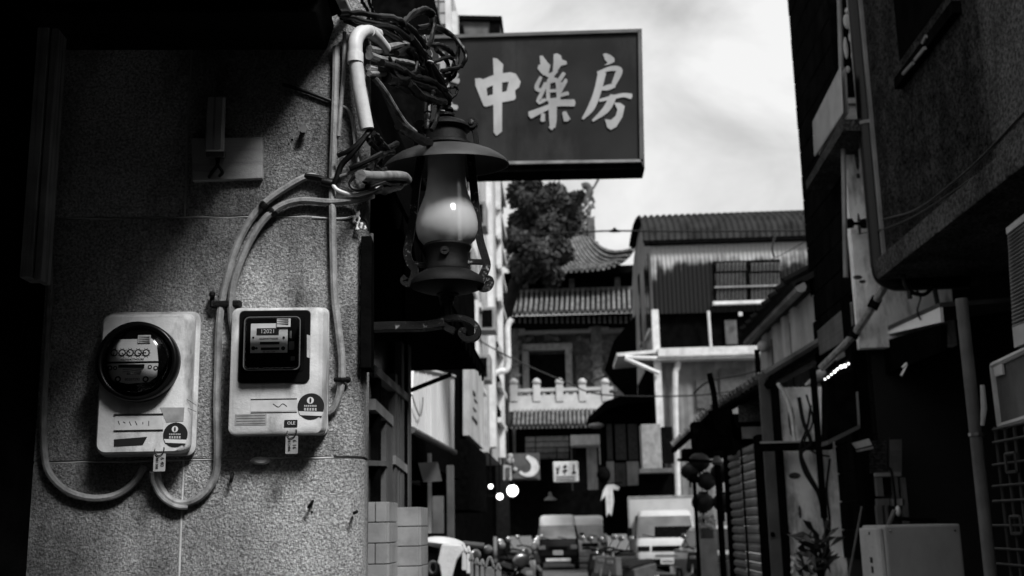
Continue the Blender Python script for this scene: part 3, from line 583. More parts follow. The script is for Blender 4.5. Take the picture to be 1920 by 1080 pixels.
WL_ = [
 ([(636, 22), (700, 28), (750, 38), (788, 72), (799, 108), (814, 150), (838, 184)], .0055, 'topmost black cable of the tangle arching over to the lantern'),
 ([(636, 26), (690, 42), (740, 53), (783, 92), (795, 128), (810, 160), (834, 188)], .0052, 'second black cable of the tangle, just under the topmost'),
 ([(640, 32), (700, 50), (745, 74), (785, 116), (803, 142), (822, 172)], .0050, 'black cable in the middle of the fan above the white pipe'),
 ([(646, 38), (690, 54), (742, 84), (786, 126), (800, 150)], .0050, 'lower black cable of the fan passing over the white elbow'),
 ([(650, 40), (672, 48), (700, 57), (735, 78), (772, 100), (792, 112)], .0044, 'thin black cable lowest in the fan over the white elbow'),
 ([(756, 46), (776, 24), (796, 17), (812, 26), (813, 50), (808, 76), (800, 88)], .0054, 'black cable bent in a tall hoop above the tangle'),
 ([(752, 44), (772, 30), (792, 22), (806, 27), (810, 46)], .0054, 'second cable inside the tall hoop above the tangle'),
 ([(784, 52), (812, 48), (840, 60), (864, 84), (873, 106), (862, 126), (828, 132)], .0050, 'black cable swinging farthest right over the signboard'),
 ([(800, 50), (830, 57), (856, 76), (858, 100), (852, 140), (836, 152), (812, 148)], .0050, 'black cable curling back below the rightmost loop'),
 ([(800, 84), (826, 86), (848, 100), (852, 122), (838, 146)], .0060, 'taped black cable bulging right in the middle of the tangle'),
 ([(730, 108), (738, 138), (756, 150), (776, 136), (782, 112), (770, 92)], .0048, 'black cable coiled in a round loop behind the tangle'),
 ([(738, 114), (770, 122), (800, 134), (818, 150)], .0046, 'dull black cable crossing the coiled loop'),
 ([(726, 145), (760, 152), (790, 160), (815, 172), (838, 188)], .0110, 'thick taped black bundle sagging into the lantern top'),
 ([(740, 152), (770, 168), (800, 178), (830, 186)], .0100, 'second thick bundle below, sagging into the lantern top'),
 ([(790, 100), (806, 128), (820, 156), (838, 186)], .0095, 'thick black bundle dropping straight to the lantern top'),
 ([(770, 70), (792, 100), (806, 120), (826, 152), (842, 186)], .0085, 'thick black trunk of twisted cables above the lantern'),
 ([(780, 96), (800, 120), (822, 140), (836, 170)], .0060, 'black cable twisting round the cable trunk'),
 ([(838, 188), (856, 176), (856, 164), (842, 166), (846, 182)], .0032, 'small stiff wire hook on top of the lantern'),
 ([(744, 66), (770, 92), (788, 118)], .0042, 'short black cable crossing steeply behind the fan'),
 ([(728, 50), (752, 78), (772, 108), (790, 128)], .0040, 'thin black cable crossing steeply behind the fan, left of the trunk'),
 ([(812, 170), (806, 196), (802, 220), (800, 240)], .0060, 'black cable hanging behind the lantern hood'),
 ([(830, 186), (822, 204), (818, 226), (810, 244)], .0048, 'black cable running down the left of the lantern finial'),
]
WL_ += [
 ([(700, 34), (735, 46), (764, 62), (786, 86), (800, 116)], .0048, 'glossy black cable between the topmost and second of the fan'),
 ([(690, 36), (726, 58), (758, 84), (790, 106), (812, 130)], .0040, 'thin black cable slipping under the middle of the fan'),
 ([(712, 98), (744, 96), (776, 104), (806, 122), (828, 150)], .0070, 'stout black cable joining the tangle from the grey conduit'),
 ([(716, 118), (748, 128), (776, 144), (806, 150), (830, 168)], .0070, 'stout black cable joining the tangle from the lower conduit'),
 ([(744, 100), (764, 90), (790, 96), (806, 110)], .0056, 'short bent cable behind the coiled loop'),
 ([(806, 120), (822, 112), (846, 108), (856, 124), (838, 140), (818, 142)], .0046, 'black cable in a flat loop against the sign, left of the farthest loop'),
 ([(818, 92), (836, 112), (842, 140), (832, 168)], .0052, 'black cable dropping inside the right-hand loops'),
 ([(752, 132), (780, 148), (800, 168), (806, 190), (800, 212)], .0062, 'black cable hanging left of the pale wire'),
 ([(768, 156), (786, 176), (812, 188), (834, 192)], .0090, 'taped black swag just above the lantern hood'),
 ([(690, 262), (702, 276), (716, 290), (712, 306)], .0050, 'black cable knotted left of the lantern shade'),
 ([(748, 236), (770, 250), (790, 262), (806, 268)], .0100, 'thick black strap passing behind the lantern hood'),
]
for i, (p, r, lb) in enumerate(WL_): wcab(p, r, CABLE, 'black_cable', lb, 'cable', (i % 5)*.012)
wcab([(672, -30), (678, 0), (690, 20)], .0030, CABLE, 'black_cable', 'left thin cable rising out of the top above the white elbow', 'cable', .02)
wcab([(684, -30), (691, 0), (700, 24)], .0030, CABLE, 'black_cable', 'right thin cable rising out of the top above the white elbow', 'cable', .02)
wcab([(796, 66, 2.30), (806, 92, 2.33), (810, 104, 2.34), (801, 118, 2.34), (803, 132, 2.36), (804, 150, 2.38), (808, 176, 2.40), (812, 196, 2.42), (822, 206, 2.42), (834, 208, 2.42)], .0017, WIREM, 'pale_wire', 'thin pale wire tied from the tangle down to the lantern finial', 'wire')
wcab([(798, 118, 2.30), (804, 114, 2.28), (812, 117, 2.29), (806, 121, 2.31), (798, 119, 2.31)], .0017, WIREM, 'pale_wire', 'knot of thin pale wire round the cable trunk', 'wire')
# the grey tube and clutter behind the shade, left
wcab([(676, 329), (700, 331), (730, 330), (756, 331), (764, 338)], .0100, GREYCABLE, 'grey_tube', 'stout grey tube end lying level beside the lantern shade', 'tube', -.02, 12)
for (p, lb) in (([(686, 340), (720, 342), (750, 347), (735, 354), (700, 356)], 'black cable doubled back below the grey tube'), ([(690, 350), (715, 360), (745, 352), (762, 340)], 'black cable looping under the grey tube end'), ([(700, 248), (715, 268), (728, 282)], 'short stiff cable leaning on the lantern shade'), ([(712, 270), (726, 276), (744, 270)], 'twisted cable end resting on the lantern shade'), ([(690, 320), (705, 300), (722, 288), (738, 284)], 'thick black cable behind the left rim of the shade'), ([(700, 310), (712, 322), (722, 318)], 'short black cable in the gap left of the shade')):
    wcab(p, .0055, CABLE, 'black_cable', lb, 'cable', -.01)
for (x, y) in ((668, 388), (672, 402), (668, 416), (674, 428), (680, 432)):
    pass
lump = MB()
for (x, y, h, r) in ((668, 384, 26, 2.6), (673, 396, 22, 2.2), (665, 404, 14, 3), (677, 418, 12, 3), (670, 416, 16, 3.2), (684, 424, 8, 2.2)):
    jr = random.Random(x); lump.tube([wp(x+jr.uniform(-2, 2), y+h*k/5, .002) for k in range(6)], .002, 7, rs=[r*.0009*jr.uniform(.6, 1.5) for k in range(6)])
tag(lump.build('sealant_lump', PVC, smooth='all'), 'knobbly pale sealant dribble on the wall corner above the black plate', 'sealant')

# ------------------------------------------------------------------ the medicine-shop signboard
SY = 7.5
sg = thing('signboard', 'big dark boxed signboard with white brush characters hung across the street', 'signboard', PY(790, 320, SY))
def sgp(cx, cy, d=0.0): return PY(840+cx/3.375, 20+cy/3.375, SY-d)
def sbox(x0, y0, x1, y1, d0, d1, name, m, parent=sg, bevel=0):
    q = [PY(x0, y0, SY), PY(x1, y0, SY), PY(x1, y1, SY), PY(x0, y1, SY)]
    return MB().prism([p+V((0, -d0, 0)) for p in q], (0, -(d1-d0), 0)).build(name, m, parent, bevel=bevel)
q = [PY(792, 71, SY), PY(1203, 58, SY), PY(1209, 317, SY), PY(792, 326, SY)]
MB().prism([q[0], q[1], q[2], q[3]], (0, .22, 0)).build('cabinet', BLACK, sg, bevel=.006)
for (xa_, xb_) in ((797, 968.4), (968.6, 1197)):
    t0 = lambda x: 76 - (x-766)*.031
    qq = [PY(xa_, t0(xa_), SY), PY(xb_, t0(xb_), SY), PY(xb_, 302-(xb_-960)*.012, SY), PY(xa_, 302-(xa_-960)*.012, SY)]
    MB().prism([p+V((0, -.002, 0)) for p in qq], (0, -.006, 0)).build('face_panel', SIGNFACE, sg)
TRIM = mat('sign_trim', .20, .4, .3, 12, spec=.4, stain=.6, stain_v=.06, stain_scale=(10, 10, 10))
for (a, b, c2, d2) in (((792, 70), (1203, 57), (1203, 63), (792, 76)), ((1196, 60), (1203, 60), (1208, 318), (1199, 300)), ((792, 307), (1205, 301), (1206, 306), (792, 313))):
    MB().prism([PY(x, y, SY)+V((0, -.003, 0)) for x, y in (a, b, c2, d2)], (0, -.028, 0)).build('trim', TRIM if a[1] > 100 else GREYP, sg)
def glyph(polys, name, label=None):
    mb = MB(); d = .010
    for k, (outer, holes) in enumerate(polys):
        loops = [outer]+holes; d2 = .016+.0004*k
        flat = [V((x, y, 0)) for lp in loops for x, y in lp]
        tri = tessellate_polygon([[V((x, y, 0)) for x, y in lp] for lp in loops])
        b = len(mb.v); mb.v += [sgp(p.x, p.y) + V((0, -d2, 0)) for p in flat]; mb.f += [tuple(b+i for i in t_) for t_ in tri]
        off = 0
        for lp in loops:
            n = len(lp); b2 = len(mb.v)
            mb.v += [sgp(x, y)+V((0, -d2, 0)) for x, y in lp] + [sgp(x, y)+V((0, -d, 0)) for x, y in lp]
            mb.f += [(b2+i, b2+(i+1) % n, b2+n+(i+1) % n, b2+n+i) for i in range(n)]
    return mb.build(name, SIGNCH, sg)
ST = lambda pts, w: (stroke_poly(pts, w), [])
glyph([([(285, 305), (310, 308), (350, 345), (346, 402), (395, 395), (430, 405), (460, 455), (450, 490), (425, 510), (430, 560), (415, 572), (343, 585), (342, 770), (308, 797), (290, 775), (288, 600), (245, 612), (228, 610), (175, 480), (172, 435), (205, 432), (222, 440), (290, 412)],
        [[(245, 495), (285, 478), (285, 535), (250, 545)], [(343, 460), (385, 455), (372, 515), (343, 522)]])], 'character')
glyph([([(580, 292), (600, 290), (632, 335), (648, 350), (640, 385), (632, 415), (605, 415), (585, 395), (567, 372), (572, 350), (585, 345)], []),
       ([(668, 282), (690, 275), (715, 290), (722, 315), (750, 325), (752, 345), (715, 355), (690, 390), (662, 402), (668, 330)], []),
       ST([(610, 400), (650, 415), (690, 385)], [20, 30, 20]), ST([(588, 425), (560, 492), (592, 508), (618, 462)], [20, 28, 22, 20]), ST([(618, 480), (572, 580), (618, 568)], [20, 28, 20]),
       ST([(735, 400), (700, 458), (725, 470), (748, 440)], [24, 26, 20, 18]), ST([(748, 450), (704, 535), (762, 528)], [20, 24, 24]), ST([(668, 425), (636, 460), (634, 575)], [30, 26, 24]),
       ST([(636, 458), (692, 452), (700, 570)], [22, 30, 24]), ST([(638, 515), (696, 512)], 20), ST([(636, 574), (702, 568)], 24),
       ST([(518, 668), (640, 615), (700, 592), (800, 590)], [48, 30, 40, 44]), ST([(662, 585), (664, 690), (662, 745)], [52, 48, 34]), ST([(602, 658), (600, 705)], [24, 30]), ST([(735, 648), (754, 700)], [26, 44]), ST([(640, 740), (662, 755)], [10, 20])], 'character')
glyph([([(980, 280), (1000, 275), (1030, 287), (1052, 307), (1053, 330), (1020, 345), (988, 352), (1010, 335), (992, 315)], []),
       ST([(945, 398), (1030, 372), (1082, 378), (1076, 410), (1048, 470)], [14, 30, 36, 42, 30]), ST([(1055, 478), (1010, 492), (972, 500)], [26, 34, 20]), ST([(975, 395), (945, 520), (905, 620), (852, 690)], [52, 46, 44, 14]),
       ST([(958, 574), (1050, 552), (1110, 540), (1160, 548)], [18, 26, 26, 36]), ST([(1046, 545), (1000, 630), (915, 702)], [44, 44, 14]),
       ([(1050, 588), (1090, 590), (1118, 610), (1102, 680), (1065, 740), (1030, 760), (1008, 745), (992, 692), (1030, 697), (1060, 672), (1072, 632)], [])], 'character')
glyph([ST([(-70, 330), (-20, 318), (60, 300)], [26, 22, 30]), ST([(-40, 270), (-30, 400), (-60, 480)], [34, 36, 20]), ST([(20, 260), (15, 380), (60, 420)], [26, 30, 34]), ST([(-60, 450), (10, 440), (70, 452)], [20, 26, 34]),
       ST([(0, 470), (-20, 560), (20, 600)], [26, 24, 30]), ST([(20, 610), (60, 620)], 30)], 'character')
MB().tube([PY(800, 74, SY+.1), PY(740, 30, SY+.1)], .012, 6).build('stay_rod', BLACK, sg)

# ------------------------------------------------------------------ left side of the street
sh = thing('timber_shop', 'dark timber shop front with pale window rails behind the lantern', 'shop', (-.8, 4, 0))
MB().box((-2.2, 2.75, 0), (-.66, 4.7, 3.15)).build('wall', SHADE, sh)
MB().prism([PY(x, y, 6.3) for x, y in ((660, 150), (726, 150), (742, 205), (772, 225), (790, 330), (660, 330))], (0, .3, 0)).build('upper_boards', BLACK, sh)  # added black slab paints in the shade above the shop wall
def rail(px0, py0, px1, py1, x, w, name, m, parent, th=.03, out=.02):
    a, b = PX(px0, py0, x), PX(px1, py1, x); h = V((0, 0, w/2))
    return MB().prism([a-h, b-h, b+h, a+h], (-th, 0, 0)).build(name, m, parent)
XS = -.585
rail(704, 692, 766, 746, XS, .028, 'window_rail', MIDP, sh); rail(704, 758, 738, 790, XS, .034, 'window_rail', MIDP, sh)
rail(690, 868, 728, 869, XS, .016, 'window_rail', GREYP, sh); rail(742, 862, 764, 880, XS, .03, 'window_rail', MIDP, sh)
for (x, y0, y1, w, m) in ((733, 780, 960, 12, GREYP), (746, 700, 960, 4, GREYP), (752, 720, 960, 3, GREYP), (758, 640, 960, 5, GREYP), (765, 640, 960, 4, BLACK), (771, 645, 960, 6, GREYP), (715, 700, 960, 4, BLACK)):
    a, b = PX(x-w/2, y0, XS), PX(x+w/2, y1, XS)
    MB().box((XS-.03, min(a.y, b.y), b.z), (XS-.005, max(a.y, b.y), a.z)).build('window_post', m, sh)
MB().box((XS-.05, PX(690, 800, XS).y, 1.2), (XS-.045, PX(775, 800, XS).y, 2.6)).build('window_glass', GLASSD, sh)
# tiled piers
def tiled_pier(x0, x1, y, ztop, label):
    t_ = thing('tiled_pier', label, 'pier', ((x0+x1)/2, y+.1, 0))
    MB().box((x0+.003, y+.004, 0), (x1-.003, y+.22, ztop-.002)).build('core', MORTAR, t_)
    th = .0635; w = .078; tm = MB().box((0, 0, 0), (w-.003, .010, th-.003)).build('tile', TILE, t_, bevel=.0015, at=(0, 0, 0)); proto = tm.data; bpy.data.objects.remove(tm)
    ts = MB().box((-.010, 0, 0), (0, .058, th-.003)).build('tile', TILE, t_, bevel=.0015, at=(0, 0, 0)); pside = ts.data; bpy.data.objects.remove(ts)
    r = 0; z = ztop-th
    while z > .9:
        n = 0; x = x1 - .002 - w - (0 if r % 2 else w*.45)
        xs = [x1-w] if (x1-x0) < .1 else [x1-w-(.0 if r % 2 else .035)-w*k for k in range(3)] + ([] if r % 2 else [x1-w+w-.035])
        for xx in xs:
            wd = min(w, x1-xx)
            if xx < x0-.09 or wd < .02: continue
            o = bpy.data.objects.new('tile', proto); COL.objects.link(o); o.parent = t_; o.location = V((xx, y-.006+random.uniform(-.0008, .0008), z)) - LOCS[t_.name]; o.scale.x = wd/w
        for k in range(3):
            o = bpy.data.objects.new('tile', pside); COL.objects.link(o); o.parent = t_; o.location = V((x1+.006, y+.004+k*.062+(0 if r % 2 else -.0), z)) - LOCS[t_.name]
        z -= th; r += 1
a, b = PY(690, 940, 3.55), PY(726, 940, 3.55); tiled_pier(a.x-.15, b.x, 3.55, a.z, 'grey glazed tile pier partly hidden by the stucco wall')
a, b = PY(742, 950, 3.75), PY(786, 950, 3.75); tiled_pier(a.x, b.x, 3.75, a.z, 'narrow grey glazed tile pier right of the partly hidden one')
gp = thing('storage_jar', 'small pale jar with a dark handle wedged between the two tiled piers', 'jar', PY(734, 1080, 3.8))
MB().lathe([(.018, 0), (.018, .05), (.012, .06)], PY(733, 1062, 3.8), 12).build('jar', WHITE, gp, smooth=True); MB().tube([PY(730, 1030, 3.8), PY(742, 985, 3.8)], .006, 6).build('handle', BLACK, gp)
# black canvas awning with scalloped edge
ca = thing('canvas_awning', 'steep black canvas awning with a scalloped lip behind the lantern', 'awning', (-.6, 4, 2.2))
lipA, lipB = PX(728, 352, -.40), PX(906, 692, -.40)
MB().quad((-.85, lipA.y, lipA.z+1.2), (-.85, lipB.y, lipB.z+1.2), lipB, lipA, .012).build('canvas', CANVAS, ca)
MB().prism([V((-.85, lipB.y, lipB.z+1.2)), lipB, V((-.85, lipB.y, lipB.z))], (0, -.01, 0)).build('end_flap', CANVAS, ca)
n = 16
for i in range(n):
    t0_, t1_ = i/n, (i+1)/n; p0, p1 = lipA.lerp(lipB, t0_), lipA.lerp(lipB, t1_); h = .075
    pts = [p0, p1] + [p0.lerp(p1, 1-k/6) - V((0, 0, h*math.sin(math.pi*k/6)**.6)) for k in range(1, 6)]
    MB().prism(pts, (.006, 0, 0)).build('scallop', CANVAS, ca)
MB().tube([lipB+V((0, 0, .01)), V((-.9, lipB.y, lipB.z+.02))], .012, 6).build('end_bar', BLACK, ca); MB().tube([PY(770, 732, 5.6), PY(846, 702, 5.6)], .012, 6).build('brace', BLACK, ca)
MB().tube([lipA, lipB], .012, 6).build('front_bar', BLACK, ca)
# white hoarding below it
wp_ = thing('white_hoarding', 'plain off-white panel hanging along the street below the black awning', 'panel', PX(810, 830, -.92))
q = [PX(x, y, -.92) for x, y in ((776, 688), (852, 706), (851, 848), (770, 806))]
MB().prism(q, (-.03, 0, 0)).build('panel', mat('bright_canvas', .86, .9, .08, 3, spec=.1, stain=.5, stain_v=.5, stain_scale=(2, 2, .6)), wp_)
MB().tube([q[3]+V((.008, 0, 0)), q[2]+V((.008, 0, 0))], .022, 8).build('bottom_rail', GREYP, wp_, smooth=True); MB().tube([q[0], q[1]], .015, 8).build('top_rail', WHITE, wp_)
for k in range(7):
    t0_ = (k+.5)/7+random.uniform(-.03, .03); a, b = q[0].lerp(q[1], t0_), q[3].lerp(q[2], t0_)
    MB().box((a.x+.0005, a.y-.006, b.z+.02), (a.x+.006, a.y+.006, a.z-.01)).build('seam_strip', WHITE, wp_)
tag(MB().tube(spline([PX(x, y, -.9) for x, y in ((772, 740), (780, 765), (788, 780), (792, 760), (793, 745))]), .004, 5).build('hanging_wire', GREYP), 'thin loose wire dangling over the off-white panel', 'wire')
# recessed dark block and vertical sign beyond
db = thing('dark_block', 'dark recessed house front between white panel and upright sign', 'house front', (-1.6, 11, 0))
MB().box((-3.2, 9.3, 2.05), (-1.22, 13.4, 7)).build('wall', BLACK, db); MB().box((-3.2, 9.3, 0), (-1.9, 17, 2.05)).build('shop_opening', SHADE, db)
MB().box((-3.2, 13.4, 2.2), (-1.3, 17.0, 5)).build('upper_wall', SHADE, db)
vs_ = thing('upright_sign', 'weathered upright signboard with dark flaked marks along the left side', 'sign', PX(892, 840, -1.15))
q = [PX(x, y, -1.15) for x, y in ((880, 688), (907, 702), (907, 842), (880, 816))]
MB().prism(q, (-.08, 0, 0)).build('board', PALE, vs_)
for (x, y, w, h) in ((889, 738, 4, 12), (892, 752, 5, 9), (890, 768, 5, 4), (889, 786, 7, 4), (893, 792, 3, 9)):
    a, b = PX(x-w/2, y-h/2, -1.145), PX(x+w/2, y+h/2, -1.145); MB().box((-1.149, a.y, b.z), (-1.138, b.y, a.z)).build('flaked_mark', INK, vs_)
MB().box((-1.75, q[0].y-.2, q[3].z-.9), (-1.16, q[1].y+.4, q[3].z-.05)).build('box_canopy', BLACK, vs_)

def facade_windows(x, specs, parent, mf, mg=GLASSD, depth=.12):
    for (px0, py0, px1, py1) in specs:
        a, b = PX(px0, py0, x), PX(px1, py1, x); y0, y1 = sorted((a.y, b.y)); zt, zb = max(a.z, b.z), min(a.z, b.z)
        w = MB(); e = min(.08, (y1-y0)*.1)
        for (p, q_) in (((x+.002, y0, zb), (x+.06, y0+e, zt)), ((x+.002, y1-e, zb), (x+.06, y1, zt)), ((x+.002, y0+e, zt-e), (x+.06, y1-e, zt)), ((x+.002, y0+e, zb), (x+.06, y1-e, zb+e))): w.box(p, q_)
        wo_ = w.build('window', mf, parent); MB().box((x+.003, y0+e, zb+e), (x+.018, y1-e, zt-e)).build('pane', mg, wo_)
# near pale house above the tangle
b1 = thing('pale_house', 'pale plastered house with a gridded window glimpsed above the cable tangle', 'house', (-2, 11, 0))
MB().box((-5, 8.4, 2.2), (-1.62, 13.6, 9.5)).build('wall', PALE, b1)
facade_windows(-1.62, ((700, -60, 712, 20), (716, 80, 738, 140)), b1, DARKWOOD)
b2 = thing('balcony_house', 'pale house with a caged balcony at the top left of the sky', 'house', (-2, 15, 0))
MB().box((-6, 14.2, 2.2), (-1.75, 17.2, 8.9)).build('wall', PALE, b2)
# balcony cage
cg = [PY(x, y, 14.1) for x, y in ((774, -60), (838, -60), (838, 46), (774, 46))]
for k in range(5): MB().tube([cg[0].lerp(cg[1], k/4), cg[3].lerp(cg[2], k/4)], .018, 5).build('cage_bar', GREYP, b2)
for k in range(6): MB().tube([cg[0].lerp(cg[3], k/5), cg[1].lerp(cg[2], k/5)], .012, 5).build('cage_rail', GREYP, b2)
MB().prism([PY(x, y, 14.05) for x, y in ((832, -60), (842, -60), (846, 90), (836, 60))], (0, .2, 0)).build('corner_post', WHITE, b2)
MB().prism([PY(x, y, 14.15) for x, y in ((770, 46), (846, 44), (846, 130), (770, 130))], (0, .2, 0)).build('parapet', PALE, b2)
# dark roof shed
rs = thing('roof_shed', 'small dark rooftop shed peeping over the signboard', 'shed', PY(893, 72, 22))
MB().prism([PY(x, y, 22) for x, y in ((846, 36), (938, 36), (938, 120), (846, 120))], (0, 2, 0)).build('wall', GREYP, rs); MB().prism([PY(x, y, 21.9) for x, y in ((842, 28), (941, 30), (941, 38), (842, 36))], (0, 2.4, 0)).build('roof', BLACK, rs)
MB().prism([PY(x, y, 21.95) for x, y in ((918, 38), (938, 38), (938, 72), (918, 72))], (0, .04, 0)).build('door', BLACK, rs); MB().prism([PY(x, y, 21.95) for x, y in ((848, 50), (868, 46), (872, 66), (848, 66))], (0, .04, 0)).build('opening', BLACK, rs)
# pale apartment fronts along the left, to the temple
b3 = thing('apartment_front', 'pale apartment front with dark windows rising between lantern and temple', 'building', (-2.4, 28, 0))
XA = -2.05
MB().box((-8, 20.0, 2.9), (XA, 29.0, 12.6)).build('wall', PALE, b3); MB().box((-8, 20.2, 0), (XA-.5, 29, 2.9)).build('shop_opening', SHADE, b3)
for (y0, y1) in ((20.3, 21.3), (22.1, 23.0), (24.2, 25.9), (27.0, 28.6)):
    for zb0 in (4.9, 6.9, 8.9, 10.9):
        w = MB().box((XA+.002, y0, zb0), (XA+.03, y1, zb0+1.35)).build('window', SHADE, b3); MB().box((XA+.03, y0-.1, zb0-.12), (XA+.14, y1+.1, zb0)).build('sill', WHITE, w); MB().box((XA+.03, (y0+y1)/2-.04, zb0), (XA+.07, (y0+y1)/2+.04, zb0+1.35)).build('mullion', PALE, w)
for (y, z) in ((21.0, 6.2), (24.6, 8.2), (27.5, 6.3), (25.2, 4.75)):
    u_ = MB().box((XA+.05, y, z), (XA+.45, y+.8, z+.6)).build('air_conditioner', MIDP, b3, bevel=.02); MB().box((XA+.12, y-.012, z+.08), (XA+.38, y, z+.52)).build('fan_grille', BLACK, u_)
MB().box((XA, 26.2, 3), (XA+.12, 26.5, 12)).build('pilaster', WHITE, b3); MB().box((XA, 21.5, 3), (XA+.12, 21.9, 12)).build('pilaster', WHITE, b3)
MB().box((XA-.02, 20.0, 4.4), (XA+.25, 24.8, 4.7)).build('ledge', MIDP, b3)
MB().tube([V((XA+.08, 23.2, 3)), V((XA+.08, 23.2, 12))], .06, 8).build('drain_pipe', GREYP, b3)
b4 = thing('apartment_front', 'farther apartment front with a ladder of dark balconies beside the tree', 'building', (-2.2, 34, 0))
XB = -1.95
MB().box((-8, 29.2, 3.4), (XB, 35.6, 13.5)).build('wall', PALE, b4); MB().box((-8, 29.2, 0), (XB-.6, 40.5, 3.4)).build('shop_opening', SHADE, b4)
for k, y in enumerate((345, 405, 455, 505, 560, 640, 700, 760)):
    a, b = PX(930, y, XB), PX(941, y+ (34 if k < 5 else 40), XB)
    w = MB().box((XB+.002, a.y, b.z), (XB+.05, b.y, a.z)).build('window', SHADE, b4)
    MB().box((XB+.05, a.y-.2, b.z-.15), (XB+.16, b.y+.2, b.z)).build('sill', WHITE, w)
MB().box((XB, 30.2, 3.6), (XB+.15, 30.9, 13)).build('pilaster', WHITE, b4); MB().box((XB, 35.0, 3.6), (XB+.15, 35.5, 13)).build('pilaster', WHITE, b4)
dp_ = tag(MB().tube(spline([PY(x, y, 33) for x, y in ((960, 598), (952, 612), (952, 640), (952, 690), (938, 696), (925, 702))]), .09, 8).build('drain_pipe', WHITE, smooth=True), 'white drain pipe with an elbow on the far apartment edge', 'pipe')
# shop clutter under the left fronts
tag(MB().prism([PY(x, y, 8.6) for x, y in ((784, 868), (820, 866), (828, 902), (794, 904))], (0, .03, 0)).build('hanging_board', GREYP), 'tilted plain grey board hanging under the off-white panel', 'board')
tag(pybox(802, 850, 808, 1000, 9.6, .06).build('shop_post', PALE), 'thin pale post standing under the tilted grey board', 'post')
tag(pybox(838, 872, 850, 1010, 10.4, .1).build('shop_post', GREYP), 'stouter grey post right of the thin pale one', 'post')
gd = [(824, 880, 10, 8), (822, 920, 8, 14), (818, 940, 9, 20), (830, 950, 8, 10), (826, 965, 12, 30)]
tag(pybox(811, 930, 830, 1000, 10, .1).build('goods_stack', MIDP), 'grey stack of goods between the two shop posts', 'goods')
st = thing('market_stall', 'stall counter with a long white rounded cover at the lower left', 'stall', PY(830, 1080, 7.0))
c0, c1 = PY(794, 1014, 6.6), PY(872, 1022, 6.6)
loops = []
for i in range(11):
    t_ = i/10; p = c0.lerp(c1, t_); h = .035*math.sin(math.pi*(t_*.96+.02))**.5; w = .22*math.sin(math.pi*(t_*.96+.02))**.5
    loops.append([p+V((0, w*math.cos(a_)*.8, h*math.sin(a_))) for a_ in [2*math.pi*k/12 for k in range(12)]])
MB().loft(loops).build('cover', CLOTHW, st, smooth=True)
MB().box((c0.x-.1, 6.45, 0), (c1.x-.05, 6.9, c0.z-.08)).build('counter', BLACK, st)
MB().tube([PY(868, 1020, 6.6), PY(908, 1024, 6.6)], .018, 8).build('rail', GREYP, st)
def cloth(pts, y, label, m, name='hung_cloth', cat='cloth'):
    P_ = [PY(x, yy, y) for x, yy in pts]; return tag(MB().prism(P_, (0, .02, 0)).build(name, m, bevel=.006, seg=1), label, cat)
cloth(((828, 1020), (866, 1022), (868, 1034), (856, 1052), (848, 1080), (842, 1095), (830, 1095), (824, 1060), (820, 1056)), 6.3, 'bright white cloth hanging from the stall counter', CLOTHW)
for i, (x, y, w, h) in enumerate(((870, 1024, 9, 26), (878, 1026, 8, 30), (884, 1040, 7, 34), (894, 1048, 8, 40), (904, 1050, 9, 40), (918, 1045, 20, 44), (934, 1058, 12, 34))):
    k = thing('hung_bag', ('narrow pale strap bag, first on the stall rail', 'narrow pale strap bag, second on the stall rail', 'grey strap bag, third on the stall rail', 'grey strap bag, fourth on the stall rail', 'grey strap bag, fifth on the stall rail', 'widest grey tote bag with looped handle on the stall rail', 'last dark grey bag on the stall rail, nearest the scooters')[i], 'bag', PY(x, y+h, 6.3), 'bags hung on the stall rail')
    hh = 18 if i == 5 else 9
    MB().tube(spline([PY(x-w*.35, y+hh, 6.25), PY(x-w*.12, y+3, 6.25), PY(x+w*.05, y, 6.25), PY(x+w*.18, y+4, 6.25), PY(x+w*.4, y+hh, 6.25)]), .008, 6).build('handle', [CLOTHW, CLOTHG][i > 1], k)
    MB().prism([PY(x-w*.42, y+hh, 6.25), PY(x+w*.42, y+hh, 6.25), PY(x+w*.55, y+h+20, 6.25), PY(x-w*.5, y+h+20, 6.25)], (0, .05, 0)).build('pouch', [CLOTHW, CLOTHG][i > 1], k, bevel=.008)
bs = thing('basket_ring', 'pale ring hanging below the stall counter', 'ring', PY(812, 1070, 6.4)); MB().tube(spline([PY(812+8*math.cos(a_), 1064+11*math.sin(a_), 6.38) for a_ in [2*math.pi*k/10 for k in range(11)]], 3), .010, 6).build('ring', GREYP, bs)
# lit bulbs of the left shops
for (x, y, r, Y_, lb) in ((920, 912, 4.2, 17, 'small lit bulb highest of the shop lights'), (905, 931, 5, 17, 'lit bulb at the left end of the shop rail'), (937, 931, 6, 17, 'lit bulb at the right end of the shop rail'), (961, 920, 10.5, 24, 'big round lit globe lamp over the street')):
    p = PY(x, y, Y_); l = thing('lit_lamp', lb, 'lamp', p, 'lit shop lamps on the left'); rr = r*Y_/2100
    MB().ball(p, rr, 16).build('bulb', LAMPON, l, smooth='all'); MB().lathe([(rr*.4, 0), (rr*.5, rr*.5), (rr*.3, rr*.9)], p+V((0, 0, rr*.85)), 10).build('socket', BLACK, l)
    MB().tube([p+V((0, 0, rr*1.6)), p+V((0, 0, rr*1.6+.5))], .012, 5).build('cord', BLACK, l)
tag(MB().tube([PY(900, 930, 17.1), PY(942, 930, 17.1)], .02, 6).build('lamp_rail', BLACK), 'thin dark rail between the two lit bulbs', 'rail')

